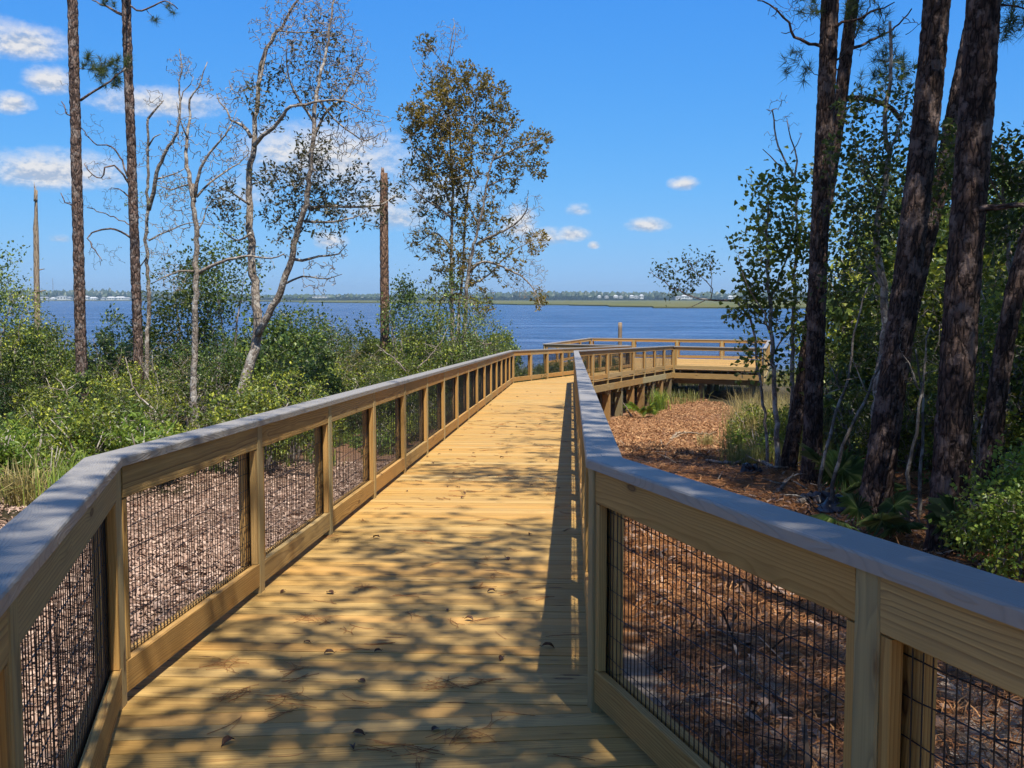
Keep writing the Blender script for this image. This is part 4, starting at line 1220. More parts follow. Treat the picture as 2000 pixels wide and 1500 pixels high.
sapling('broad leaved young tree between the two thickest pines, leaves dark against the sky', 13.8, 1990,
        [([(1990, 900), (1985, 700), (1975, 560), (1965, 450), (1960, 350), (1955, 280)], (0, 0), .05, .015), ([(1972, 520), (2000, 440), (2030, 380)], (0, .3), .02, .006), ([(1962, 400), (1930, 340), (1925, 290)], (0, -.3), .02, .006)],
        [(1950, 300, 40, 24, (0, .5)), (1975, 340, 40, 30, (0, .6)), (1990, 280, 36, 16, (0, .5)), (1940, 370, 40, 24, (0, .5)), (1985, 410, 44, 26, (0, .5)), (1850, 280, 44, 36, (0, .4)), (1840, 350, 50, 40, (0, .4)), (1900, 330, 40, 24, (0, .4)), (1960, 470, 50, 40, (0, .5)), (2000, 340, 50, 40, (0, .5)), (1930, 440, 40, 30, (0, .5))], (), M['dark_leaf'], L=.09, W=.34, per=6)
for i, (lab, d, bx, tilt) in enumerate((('thin grey leaning stem in the shade between the leftmost and middle right-hand pines', 13.6, 1600, 90), ('dry pale stem slanting up from the foot of the middle right-hand pine', 12.9, 1622, 150), ('slim pale dead stem standing between the middle and the thickest pine', 11.6, 1775, 40), ('thin bare grey pole of a young tree just right of the middle pine', 12.4, 1800, -15))):
    top = (bx + tilt, 560 + i * 40)
    sapling(lab, d, bx, [([(bx + tilt * .1, 900), (bx + tilt * .45 + 8, 760), top], (0, .4), .028, .010), ([(bx + tilt * .45, 760), (bx + tilt * .45 - 30, 690)], (0, .2), .010, .004)], [], [(top[0], top[1] - 20, 40, 8), (bx + tilt * .4, 740, 40, 8)], bark=M['stem_bark'], name='dead_sapling')


# ------------------------------------------------------------------ shrubs
def shrub_geo(h, w, ntip, per, L, W, seed, stems=4, tint=(0, 1), up=.3, low=.08):
    """(stem MB, leaf verts, leaf tints) of one shrub standing at the origin"""
    global R, NR
    R0, NR0 = R, NR
    R = random.Random(seed); NR = np.random.RandomState(seed)
    t = Tree.__new__(Tree); t.w = MB(); t.tw = MB(); t.l = MB(); t.nodes = np.zeros((0, 3)); t.nr = np.zeros(0); t.tips = []; t.td = []
    for k in range(stems):
        a = R.uniform(0, 6.28); rr = R.uniform(.1, .42) * w
        e = np.array([math.cos(a) * rr, math.sin(a) * rr, h * R.uniform(.5, .85)])
        t.limb([np.array([math.cos(a) * .05, math.sin(a) * .05, -.1]), e * [.35, .35, .5], e], .012 + .010 * h, .006, 5, .25, .02)
    v = nrm(NR.normal(size=(ntip, 3))) * NR.uniform(.3, 1, (ntip, 1)) ** .5
    lob = 1 + .35 * np.sin(np.arctan2(v[:, 1], v[:, 0]) * 3 + seed) * np.cos(v[:, 2] * 4 + seed)
    pts = v * lob[:, None] * [w * .5, w * .5, h * (.5 - low * .5)] + [0, 0, h * (.5 + low * .5)]
    nc = max(6, ntip // 9)
    pts = pts[NR.randint(0, nc, ntip)] + nrm(NR.normal(size=(ntip, 3))) * NR.uniform(.2, 1, (ntip, 1)) * [w * .15, w * .15, h * .10]
    pts[:, 2] = np.maximum(pts[:, 2], .06)
    t.twigs(pts, .012, .004, .15, 3, 0, .1)
    t.leaves_at(t.tips, t.td, per, L, W, .075 * max(1, h * .5), up, tint)
    for k, fs in t.tw.f.items():
        t.w.f.setdefault(k, []).extend([f + t.w.n for f in fs])
    t.w.v += t.tw.v; t.w.g += t.tw.g; t.w.t += t.tw.t; t.w.n += t.tw.n
    R, NR = R0, NR0
    return t


def plant_proto(name, label, cat, geo, leafmat, stemmat, loc, rot=0, scale=1.0, group=None, part='foliage'):
    r = thing(name, label, cat, loc, group)
    r.rotation_euler = (0, 0, rot); r.scale = (scale,) * 3
    if geo.w.n: geo.w.build('stems', stemmat, r, True)
    if geo.l.n: geo.l.build(part, leafmat, r)
    return r


G = {
    'myrtle': shrub_geo(2.4, 2.0, 150, 11, .085, .29, 1, 6),
    'myrtle2': shrub_geo(1.7, 1.9, 130, 11, .085, .29, 2, 6),
    'bush': shrub_geo(2.6, 2.2, 150, 10, .125, .36, 3, 5),
    'dark': shrub_geo(2.8, 2.2, 150, 12, .08, .36, 4, 5, (0, .8)),
    'airy': shrub_geo(3.6, 2.2, 150, 7, .075, .24, 5, 9, (0, .8), .3, .25),
    'weed': shrub_geo(.9, 1.0, 70, 11, .10, .2, 6, 9, (0, 1), .3, .05),
    'twiggy': shrub_geo(2.2, 1.9, 210, 1, .06, .3, 7, 12, (.2, 1), .3, .2),
    'low': shrub_geo(1.1, 1.4, 90, 12, .07, .3, 8, 6),
}
LM = {'myrtle': 'myrtle_leaf', 'myrtle2': 'myrtle_leaf', 'bush': 'bush_leaf', 'dark': 'dark_leaf', 'airy': 'bush_leaf', 'weed': 'weed_leaf', 'twiggy': 'olive_leaf', 'low': 'myrtle_leaf'}


class Mass:
    """undergrowth nobody could count: one mesh per foliage colour"""

    def __init__(s): s.l = {}; s.w = MB()

    def put(s, kind, x, y, sc=1.0, rot=None, dz=0.0, shade=0.0):
        g = G[kind]; rot = R.uniform(0, 6.28) if rot is None else rot
        ca, sa = math.cos(rot), math.sin(rot); A = np.array([[ca, -sa, 0], [sa, ca, 0], [0, 0, 1]]) * sc
        o = np.array([x, y, float(zg(x, y)) + dz])
        for src, dst in ((g.l, s.l.setdefault(LM[kind], MB())), (g.w, s.w)):
            if not src.n: continue
            v = np.concatenate(src.v) @ A.T + o
            off = 0
            tt = np.concatenate(src.t)
            if src is g.l: tt = np.clip(tt * R.uniform(.55, 1.25) + R.uniform(-.22, .22), 0, 1)
            dst.add(v, [np.concatenate(fs) for fs in src.f.values()], np.concatenate(src.g), tt)

    def build(s, name, label):
        for k, m in s.l.items():
            o = m.build(name, M[k]); tag(o, label + {'myrtle_leaf': ', yellow green', 'bush_leaf': ', mid green', 'dark_leaf': ', dark green', 'olive_leaf': ', dry and twiggy', 'weed_leaf': ', bright green'}[k], kind='stuff')
        if s.w.n: tag(s.w.build('undergrowth_stems', M['twig'], None, True), 'grey stems of the ' + label, kind='stuff')


# fix face offsets: each add() stores absolute indices already, so protos can be merged as they are
lm_ = Mass()
def left_lim(y): return np.interp(y, [8, 14, 17, 22, 30, 36, 44, 52], [-8.2, -7.4, -4.6, -2.6, -2.3, -1.9, -1.2, .4])
cnt = 0
while cnt < 400:
    y = R.uniform(12.5, 58); xl = left_lim(y); x = xl - .7 - abs(R.gauss(0, 1)) * 7.5
    if x < -.52 * y - 3: continue
    # keep the gaps towards the water
    px = 1000 + F * x / y
    if y > 26 and 650 < px < 700 and R.random() < .5: continue
    kind = R.choices(['myrtle', 'myrtle2', 'bush', 'dark', 'airy', 'twiggy', 'low'], [5, 5, 3.4, 2.4, 1.6, 2.0, 2])[0]
    if vnoise(x * .22 + 4, y * .22) > .60: kind = R.choice(('dark', 'dark', 'bush'))
    elif vnoise(x * .3 + 14, y * .3) > .62: kind = R.choice(('myrtle', 'twiggy', 'myrtle2'))
    # tops stay below the sight line to the far shore, a few rise through it
    line = np.interp(y, [12, 18, 23, 25, 28, 35, 45, 58], [885, 850, 830, 765, 725, 668, 645, 640]) + R.gauss(0, 16) + (R.random() < .12) * -45
    if px < 130: line -= 45 * min(1, max(0, (y - 24) / 4))
    if px > 660: line = max(line, 655)
    ztop = P(px, line, y)[2]
    hmax = ztop - float(zg(x, y))
    h0 = {'myrtle': 2.4, 'myrtle2': 1.7, 'bush': 2.6, 'dark': 2.8, 'airy': 3.4, 'twiggy': 2.2, 'low': 1.1}[kind]
    sc = min(1.35, max(.35, hmax / h0) * R.uniform(.8, 1.05)) * R.uniform(.85, 1.0)
    lm_.put(kind, x, y, sc); cnt += 1
for i in range(70):       # weeds at the front edge of the thicket
    y = R.uniform(9, 17); x = left_lim(y) - R.uniform(.1, 3.2)
    lm_.put(R.choice(('weed', 'weed', 'low')), x, y, R.uniform(.6, 1.1))
for i in range(120):      # dark growth between and behind the far piles
    y = R.uniform(36, 50); x = .053 + .353 * (y - 35) - R.uniform(.2, 1.6)
    lm_.put('dark', x, y, R.uniform(.45, .72))
for i in range(60):
    y = R.uniform(17, 46); x = left_lim(y) - R.uniform(.0, .7)
    lm_.put(R.choice(('low', 'low', 'weed', 'myrtle2')), x, y, R.uniform(.6, 1.0))
for i in range(64):       # lush weeds in the near left corner
    y = R.uniform(9.5, 17); x = (R.uniform(-60, 430) - 1000) / F * y
    if x < left_lim(y) + .2: lm_.put(R.choice(('weed', 'weed', 'weed', 'low')), x, y, R.uniform(.7, 1.25))
lm_.build('undergrowth', 'thicket of shrubs left of the boardwalk')

rm_ = Mass()
def right_lim(y): return np.interp(y, [4, 8, 10, 13, 16, 19, 24, 30, 40], [4.9, 5.0, 5.0, 5.2, 5.4, 5.6, 6.4, 8.0, 10.5])
cnt = 0
while cnt < 250:
    y = R.uniform(7.5, 34); x = right_lim(y) + .5 + abs(R.gauss(0, 1)) * 4.5
    if x > .56 * y + 4: continue
    kind = R.choices(['dark', 'bush', 'airy', 'myrtle', 'twiggy', 'low'], [2.4, 4, 3, 4.5, 1, 2])[0]
    far = min(1, (x - right_lim(y)) / 4)
    rm_.put(kind, x, y, R.uniform(.6, 1.05) * (.75 + .6 * far)); cnt += 1
for i in range(64):       # taller growth behind
    y = R.uniform(17, 38); x = right_lim(y) + 1.5 + R.uniform(0, 1) * (.56 * y - right_lim(y) + 3)
    rm_.put(R.choice(('airy', 'bush', 'dark', 'myrtle')), x, y, R.uniform(1.3, 1.9))
for i in range(50):
    y = R.uniform(6.5, 13); x = 4.9 + R.uniform(0, .24) * y + R.uniform(0, .6)
    rm_.put(R.choice(('low', 'myrtle2', 'weed', 'low')), x, y, R.uniform(.5, .85))

for i in range(16):
    y = R.uniform(20, 26); rm_2 = (R.uniform(.215, .27)) * y
    rm_.put(R.choice(('weed', 'low')), rm_2, y, R.uniform(.6, .95))
for i in range(34):       # sunlit growth deeper in the wood
    y = R.uniform(20, 34); x = y * R.uniform(.33, .52)
    rm_.put(R.choice(('myrtle', 'myrtle', 'bush')), x, y, R.uniform(1.3, 2.0))
rm_.build('undergrowth', 'shady undergrowth beneath the right-hand pines')

# ---- shrubs that stand out: things of their own
sh = lambda d, px: (lambda p: (p[0], p[1], float(zg(p[0], p[1])) - .05))(P(px, 700, d))
def shrub(name, label, kind, d, px, rise, seed, leaf, wk=1.0, ntip=230, per=8, L=.1, W=.34, tint=(0, 1), stem='twig', stems=5, low=.15, group=None):
    loc = sh(d, px); top = P(px, rise, d)[2]; h = top - loc[2]
    g = shrub_geo(h, h * wk, int(ntip * 1.2), int(per * 1.5), L * .82, W, seed, stems, tint, .3, low)
    return plant_proto(name, label, 'shrub', g, M[leaf], M[stem], loc)


shrub('evergreen_shrub', 'dense dark evergreen shrub rising above the horizon behind the slim grey tree', 'dark', 34, 365, 505, 21, 'dark_leaf', .50, 330, 9, .13, .4, (0, .8), low=.3)
shrub('young_tree', 'small leafy young tree above the water between the slim grey tree and forked oak', 'bush', 34, 446, 462, 22, 'bush_leaf', .34, 210, 6, .13, .36, (0, .8), low=.55)
shrub('leafy_shrub', 'tall green shrub at the foot of the olive brown tree, beside the far bend', 'myrtle', 36, 866, 548, 23, 'bush_leaf', .62, 560, 8, .12, .3, (.1, 1), low=.05)
shrub('leafy_shrub', 'broad green shrub between the red broken trunk and the olive brown tree', 'myrtle', 35, 818, 610, 41, 'myrtle_leaf', .75, 360, 8, .11, .3, (.0, .9), low=.05)
shrub('leafy_shrub', 'loose grey green shrub leaning over the railing to the right of the olive brown tree', 'myrtle', 38, 938, 572, 24, 'myrtle_leaf', .55, 380, 6, .11, .24, (.0, .8), low=.15)
shrub('evergreen_shrub', 'dark rounded shrub beneath the splintered snag on the far left', 'dark', 33, 55, 640, 25, 'dark_leaf', .8, 260, 8, .12, .36, (0, .7), low=.15)
shrub('leafy_shrub', 'bright green shrub at the left edge reaching up to the far shore', 'bush', 30, 8, 545, 26, 'myrtle_leaf', .6, 330, 8, .11, .26, (.1, 1), low=.2)
shrub('leafy_tree', 'small leafy tree top cut off by the left edge of the picture', 'bush', 27, -45, 470, 27, 'bush_leaf', .42, 300, 8, .11, .3, (.2, 1), low=.4)
shrub('leafy_shrub', 'yellow green shrub between the splintered snag and the first pine', 'bush', 36, 112, 625, 28, 'myrtle_leaf', .5, 220, 6, .12, .26, (.1, .9), low=.15)
shrub('leafy_shrub', 'grey green shrub rising to the water between the two straight pines', 'airy', 35, 212, 615, 29, 'bush_leaf', .6, 240, 6, .13, .28, (.1, .9), low=.2)
shrub('leafy_shrub', 'round crowned green shrub rising to the water right of the forked oak', 'bush', 36, 596, 590, 30, 'bush_leaf', .55, 260, 7, .13, .34, (.1, .9), low=.35)
shrub('dry_shrub', 'pale dry leafless shrub with whitish twigs right of the forked oak', 'twiggy', 33, 640, 660, 31, 'olive_leaf', .7, 220, 1, .07, .3, (.3, 1), low=.2)
shrub('leafy_shrub', 'small dark shrub standing against the water left of the red broken trunk', 'dark', 44, 702, 640, 32, 'dark_leaf', .5, 150, 7, .13, .36, (0, .9), low=.4)
shrub('leafy_shrub', 'green sprig of leaves standing close beside the red broken trunk', 'bush', 39, 778, 545, 33, 'bush_leaf', .22, 120, 6, .13, .34, (0, .8), low=.6)
shrub('leafy_shrub', 'dark green shrub below the clear water gap right of the slim grey tree', 'bush', 30, 420, 655, 34, 'bush_leaf', .8, 260, 8, .11, .32, (0, .8), low=.15)
shrub('dry_shrub', 'tangle of bleached bare twigs between the second pine and the slim grey tree', 'twiggy', 29, 318, 640, 35, 'olive_leaf', .6, 170, 1, .07, .3, (.3, 1), low=.2)
shrub('leafy_shrub', 'sunlit yellow green shrub hanging over the thicket below the forked oak', 'myrtle', 21, 560, 720, 36, 'myrtle_leaf', 1.0, 280, 9, .085, .26, (.2, 1), low=.1)
shrub('leafy_shrub', 'sunlit yellow green bush at the far right edge behind the slanting pine', 'myrtle', 14, 2010, 560, 37, 'myrtle_leaf', .6, 330, 9, .10, .36, (.3, 1), low=.1)
shrub('leafy_shrub', 'bright leafy bush at the right edge just beyond the railing', 'weed', 8.6, 2005, 915, 38, 'weed_leaf', 1.0, 330, 10, .058, .36, (0, .9), low=.1)
shrub('young_pine', 'small green pine seen between the thick trunks at the right edge', 'bush', 24, 1975, 410, 39, 'needle', .35, 10, 1, .1, .1)
yp = [o for o in bpy.data.objects if o.name.startswith('young_pine')][0]
for ch in list(yp.children): bpy.data.objects.remove(ch)
t = Tree.__new__(Tree); t.root = yp; t.base = np.array(yp.location); t.w = MB(); t.tw = MB(); t.l = MB(); t.bark = M['dark_bark']; t.leaf = M['needle']; t.nodes = np.zeros((0, 3)); t.nr = np.zeros(0); t.tips = []; t.td = []
tp = P(1975, 440, 24); t.limb([t.base, tp], .09, .03, 8, .3, .01); pine_crown(t, tp, 4.2, 1.5, 9, 0, 26); t.finish()

# background trees of the wood on the right
def wood_tree(label, x, y, h, r, leafk, seed):
    b = np.array([x, y, float(zg(x, y))]); g = shrub_geo(h, h * .5, 420, 8, .16, .38, seed, 4, (0, .8), .3, .45)
    return plant_proto('wood_tree', label, 'tree', g, M[leafk], M['dark_bark'], b)


wood_tree('tall leafy tree behind the two leftmost right-hand pines', 9.6, 29, 7.6, .2, 'dark_leaf', 51)
wood_tree('leafy tree filling the gap between the middle and thickest pines', 11.2, 27, 6.8, .2, 'bush_leaf', 52)
wood_tree('leafy tree in the wood behind the thickest pine', 14.5, 30, 7.4, .2, 'dark_leaf', 53)
wood_tree('sunlit leafy tree deep in the wood at the right edge', 16.0, 33, 6.6, .2, 'myrtle_leaf', 54)

# ------------------------------------------------------------------ grasses, reeds, palmettos
def blades(name, label, mat, P2, L, W, per=14, spread=.06, lean=.35, zf=zg, tint=(0, 1)):
    n = len(P2); C = np.repeat(np.column_stack([P2, zf(P2[:, 0], P2[:, 1])]), per, 0); m = len(C)
    C[:, :2] += NR.normal(0, spread, (m, 2))
    LL = np.repeat(L, per) * NR.uniform(.55, 1.1, m)
    a = NR.uniform(0, 2 * pi, m); ln = np.abs(NR.normal(0, lean, m))
    H = np.stack([np.cos(a), np.sin(a), np.zeros(m)], -1); S = np.stack([-np.sin(a), np.cos(a), np.zeros(m)], -1) * np.repeat(W, per)[:, None]
    Z = np.array([0, 0, 1.])
    p1 = C + Z * (LL * .55)[:, None] + H * (LL * ln * .35)[:, None]
    p2 = C + Z * (LL * (1 - ln * .35))[:, None] + H * (LL * ln * 1.1)[:, None]
    v = np.stack([C - S, C + S, p1 + S * .8, p1 - S * .8, p2], 1).reshape(-1, 3)
    b = np.arange(m)[:, None] * 5
    mb = MB(); mb.add(v, [b + [0, 1, 2, 3], b + [3, 2, 4]], None, np.repeat(NR.uniform(*tint, m), 5))
    o = mb.build(name, mat); return tag(o, label, kind='stuff')


p = scatter(900, (-30, 16), (55, 66)); p = p[vnoise(p[:, 0] * .3, p[:, 1] * .3) > .3]
blades('marsh_reeds', 'green and tan marsh reeds along the shore behind the platform', M['green_reed'], p, NR.uniform(.7, 1.5, len(p)), NR.uniform(.008, .014, len(p)), 16, .25, .25, lambda x, y: np.maximum(zg(x, y), WATER - .1))
p = scatter(520, (3, 18), (60.5, 68)); blades('dry_grass', 'dry tan marsh grass behind and beneath the platform', M['reed'], p, NR.uniform(.5, .95, len(p)), np.full(len(p), .008), 22, .25, .55)
p = scatter(700, (-6, 1.6), (37, 52), lambda q: q[:, 0] < .053 + .353 * (q[:, 1] - 35) - .5); blades('marsh_reeds', 'tan reeds growing left of the second stretch of the boardwalk', M['green_reed'], p, NR.uniform(.9, 2.0, len(p)), NR.uniform(.008, .014, len(p)), 14, .15, .25)
p = scatter(520, (4, 9.6), (23, 36), lambda q: (q[:, 0] / q[:, 1] > .196 + .04 * vnoise(q[:, 1] * .7, q[:, 0])) & (q[:, 0] / q[:, 1] < .29)); blades('tall_grass', 'sunlit yellow tall grass between the clearing and the right-hand pines', M['reed'], p, NR.uniform(.7, 1.35, len(p)), np.full(len(p), .006), 40, .14, .5)
p = scatter(160, (4.0, 8.2), (19, 27), lambda q: (q[:, 0] / q[:, 1] > .205) & (q[:, 0] / q[:, 1] < .30)); blades('green_grass', 'green grass at the edge of the clearing by the pines', M['green_reed'], p, NR.uniform(.4, .8, len(p)), np.full(len(p), .006), 34, .14, .5)
p = scatter(260, (-11, -5.0), (8, 15), lambda q: q[:, 0] < left_lim(q[:, 1]) + .25); blades('green_grass', 'bright green grass and weeds at the front of the left thicket', M['weed_leaf'], p, NR.uniform(.25, .6, len(p)), np.full(len(p), .006), 26, .1, .5)
p = scatter(90, (-7, -2.5), (15.5, 34), lambda q: q[:, 0] < left_lim(q[:, 1]) + .4); blades('green_grass', 'grass tufts along the left side of the boardwalk', M['weed_leaf'], p, NR.uniform(.25, .5, len(p)), np.full(len(p), .006), 22, .1, .5)
p = scatter(110, (5, 9), (6, 12), lambda q: q[:, 0] > 4.7 + .03 * q[:, 1]); blades('green_grass', 'grass in the shade at the right edge beyond the railing', M['green_reed'], p, NR.uniform(.3, .55, len(p)), np.full(len(p), .005), 24, .1, .5)


def grass_clump(label, d, px, h, n, mat, w=.010, spread=.10, lean=.5):
    loc = np.array(sh(d, px)); loc[2] += .05
    mb = MB(); m = n
    a = NR.uniform(0, 2 * pi, m); ln = np.abs(NR.normal(0, lean, m)); LL = h * NR.uniform(.6, 1.1, m)
    C = np.column_stack([NR.normal(0, spread, (m, 2)), np.zeros(m)])
    H = np.stack([np.cos(a), np.sin(a), np.zeros(m)], -1); S = np.stack([-np.sin(a), np.cos(a), np.zeros(m)], -1) * w; Z = np.array([0, 0, 1.])
    p1 = C + Z * (LL * .55)[:, None] + H * (LL * ln * .35)[:, None]; p2 = C + Z * (LL * (1 - ln * .4))[:, None] + H * (LL * ln * 1.1)[:, None]
    v = np.stack([C - S, C + S, p1 + S * .8, p1 - S * .8, p2], 1).reshape(-1, 3); b = np.arange(m)[:, None] * 5
    mb.add(v, [b + [0, 1, 2, 3], b + [3, 2, 4]], None, np.repeat(NR.rand(m), 5))
    o = mb.build('grass_clump', mat, None, False); o.location = loc
    return tag(o, label, 'grass clump')


grass_clump('bright green grass clump at the foot of the far boardwalk piles', 44, 1287, 1.0, 220, M['weed_leaf'], .014, .16, .4)
grass_clump('sparse green grass clump in front of the first pile of the platform', 46, 1325, .75, 90, M['green_reed'], .012, .35, .5)
grass_clump('thin green grass clump in the dark beneath the platform', 47, 1352, .7, 60, M['green_reed'], .012, .3, .5)
grass_clump('small spiky grass clump on the wood chips at the edge of the clearing', 24, 1385, .4, 90, M['reed'], .008, .12, .8)
grass_clump('long yellowish grass clump at the front edge of the left thicket', 13, 35, .7, 160, M['reed'], .008, .14, .8)
grass_clump('fine bright green grass clump beside the left railing cap', 12.4, 135, .8, 260, M['weed_leaf'], .006, .16, .5)


def palmetto(label, d, px, size, n, seed, fan=pi * .9, mat='palm_leaf'):
    rs = np.random.RandomState(seed)
    r = thing('palmetto', label, 'palm', np.array(sh(d, px)) + [0, 0, .04])
    for k in range(n):
        a = k * 2.4 + rs.uniform(-.4, .4); el = rs.uniform(.45, 1.25)
        st = size * rs.uniform(.45, .8)
        dirn = np.array([math.cos(a) * math.cos(el), math.sin(a) * math.cos(el), math.sin(el)])
        tip = dirn * st
        mb = MB(); tube(mb, [np.zeros(3), tip * .5 + [0, 0, .03], tip], .006, 4, .5, False)
        side = nrm(np.cross(dirn, [0, 0, 1])); out = nrm(dirn + np.array([0, 0, -.15])); nn = np.cross(side, out)
        m = 26
        for j in range(m):
            ph = (j / (m - 1) - .5) * fan * 1.9
            dd = out * math.cos(ph) + side * math.sin(ph)
            L = size * .55 * (.75 + .25 * math.cos(ph * .8)) * rs.uniform(.92, 1.05)
            w = nrm(np.cross(dd, nn)) * size * .024
            mid = tip + dd * L * .55 - nn * .0 + [0, 0, .01]; end = tip + dd * L - np.array([0, 0, L * .28 * rs.uniform(.4, 1.2)])
            mb.add(np.array([tip, mid + w + nn * .012, end, mid - w + nn * .012]), [[[0, 1, 2], [0, 2, 3]]], None, rs.uniform(0, 1) ** 1.3)
        mb.build('frond', M[mat], r)
    return r


palmetto('pale green fan palm leaning over the wood chips at the foot of the piles', 40, 1258, .8, 5, 3, mat='weed_leaf')
palmetto('small green palmetto on the litter between the middle and the thickest pine', 10.9, 1712, .55, 6, 4)
palmetto('palmetto fan at the foot of the thickest pine on its right side', 9.6, 1895, .62, 6, 5)
palmetto('dark palmetto in the shade behind the leaning stems between the pines', 14.5, 1655, .8, 7, 6)

# ------------------------------------------------------------------ things on the ground
def branch(label, pts, r, mat='grey_bark', sub=2, name='fallen_branch'):
    b = pts[0]; t = Tree(name, label, 'branch', b, M[mat])
    t.limb(pts, r, r * .35, 8, .12, .012)
    for k in range(sub):
        i = R.randrange(2, max(3, len(t.nodes) - 2)); q = t.nodes[i]; a = R.uniform(0, 6.28); L = R.uniform(.2, .5)
        t.limb([q, q + np.array([math.cos(a) * L * .5, math.sin(a) * L * .5, .06]), q + np.array([math.cos(a) * L, math.sin(a) * L, R.uniform(0, .15)])], r * .5, r * .15, 5, .1, .01)
    t.finish()


def gp(px, py, lift=.04, g=None):
    """ground point seen there"""
    lo, hi = 3.0, 70.0
    for _ in range(60):
        m = (lo + hi) / 2; p = P(px, py, m)
        if p[2] > float(zg(p[0], p[1])): lo = m
        else: hi = m
    p = P(px, py, lo); p[2] = float(zg(p[0], p[1])) + lift
    return p


branch('bleached stick leaning against the last visible pile of the boardwalk', np.array([P(1237, 821, 40), P(1226, 803, 40.1), P(1218, 786, 40.2)]), .05, 'grey_bark', 0)
for i, (lab, px) in enumerate((('pale broken root wood lying beside the leaning pine', [(1560, 990), (1600, 980), (1640, 962)]), ('grey stick lying across the litter in front of the leftmost pines', [(1480, 905), (1520, 925), (1560, 918)]), ('weathered forked branch lying near the railing bend', [(1380, 905), (1430, 915), (1475, 895), (1500, 890)]), ('long dark root crossing the sunlit wood chips', [(1310, 862), (1340, 852), (1375, 855), (1400, 848)]), ('pale stick on the dark litter in front of the middle pine', [(1600, 960), (1625, 945), (1650, 925)]), ('short broken bark piece on the shaded litter', [(1430, 880), (1455, 878), (1470, 884)]), ('thin grey stick on the litter by the debris heap', [(1520, 965), (1555, 955), (1575, 960)]))):
    pts = np.array([gp(x, y, .05) for x, y in px]); pts[1:-1, 2] += .05
    branch(lab, pts, R.uniform(.02, .045), R.choice(('grey_bark', 'snag', 'grey_bark')), 3)
for i, (lab, d, px) in enumerate((('bleached bare branch arching out of the thicket left of the first pine', 19, [(142, 830), (135, 780), (120, 750), (108, 738)]), ('long pale dead branch slanting through the thicket below the second pine', 20, [(325, 835), (300, 800), (265, 765), (255, 735), (245, 700)]), ('white dead branch in the thicket left of the slim grey tree', 18, [(250, 848), (238, 832), (225, 828), (205, 822)]), ('pale dead branch leaning over the railing below the olive brown tree', 29, [(792, 725), (775, 705), (755, 690), (735, 672)]), ('curved pale dead branch standing behind the railing near the far bend', 31, [(815, 720), (835, 700), (860, 670), (875, 640)]), ('white forked dead twig branch beside the tall green shrub by the far bend', 36, [(960, 670), (945, 672), (930, 655), (925, 645)]))):
    branch(lab, PP(d, px, (0, .4)), .022, 'grey_bark', 4, 'dead_branch')


def tarp(label, px, py, w, h, seed, tint):
    c = gp(px, py, 0.02); rs = np.random.RandomState(seed)
    nx, ny = 26, 18; mb = MB(); v = []
    for j in range(ny):
        for i in range(nx):
            x, y = (i / (nx - 1) - .5) * w, (j / (ny - 1) - .5) * h
            e = 1 - max(abs(i / (nx - 1) - .5), abs(j / (ny - 1) - .5)) * 2
            z = (vnoise(i * .45 + seed, j * .45) ** 1.5) * .15 * min(1, e * 3 + .05) + .02
            X = x + .14 * (vnoise(j * .5 + seed * 2, 3.3) - .5); Y = y + .12 * (vnoise(i * .5, seed * 3.1) - .5)
            v.append((X, Y, float(z) + float(zg(c[0] + X, c[1] + Y)) - c[2] + .02))
    f = [[j * nx + i, j * nx + i + 1, (j + 1) * nx + i + 1, (j + 1) * nx + i] for j in range(ny - 1) for i in range(nx - 1)]
    mb.add(v, [f], None, .5)
    o = mb.build('plastic_sheet', M['plastic'], None, True); o.location = c
    tag(o, label, 'plastic sheet')


M['plastic'] = mat_plain('black_plastic', (.016, .018, .026), .32, .5, .3, 5)
tarp('crumpled black plastic sheet lying by the foot of the middle pine', 1660, 1000, .8, .55, 4, .5)
tarp('small heap of black plastic sheeting on the litter in front of the leaning pine', 1612, 985, .6, .45, 9, .5)
tarp('scrap of blue black plastic on the shaded litter before the leftmost pines', 1470, 925, .3, .25, 12, .5)
HAZE, SKY_SAT, SKY_VAL, CLOUD, SKY_STR, SUN_E, EXPO = 0.00019, 1.3, 1.0, .86, .12, 5.0, 0.55
# ------------------------------------------------------------------ far shore
def shore_poly(name, pts_near, y_far, z, mat, kind, label=None, bank=.5):
    """flat land from a near edge (x,y list) back to y_far"""
    pts = np.array(pts_near, float); n = len(pts)
    A = np.column_stack([pts, np.full(n, z)]); B = A.copy(); B[:, 1] = y_far; B[:, 0] = pts[:, 0] * (y_far / pts[:, 1]); C = A.copy(); C[:, 2] = WATER - 1
    mb = MB(); i = np.arange(n - 1)
    mb.add(np.concatenate([C, A, B]), [np.stack([i, i + 1, i + 1 + n, i + n], -1), np.stack([i + n, i + 1 + n, i + 1 + 2 * n, i + 2 * n], -1)])
    return tag(mb.build(name, mat), label, kind=kind)


def mat_marsh():
    t = NT('marsh_grass_far')
    pos = t.n('ShaderNodeNewGeometry').outputs['Position']
    n = t.noise(t.vm('MULTIPLY', pos, (.02, .006, 1)), 1.0, 4, .6); f = t.noise(t.vm('MULTIPLY', pos, (.3, .05, 1)), 1.0, 3, .7)
    c = t.ramp(n, [(.3, (.075, .09, .024)), (.5, (.12, .125, .038)), (.7, (.15, .125, .05))])
    c = t.mix(t.math('MULTIPLY', f, .3), c, (.07, .075, .03))
    return t.out(c, .95, .05)


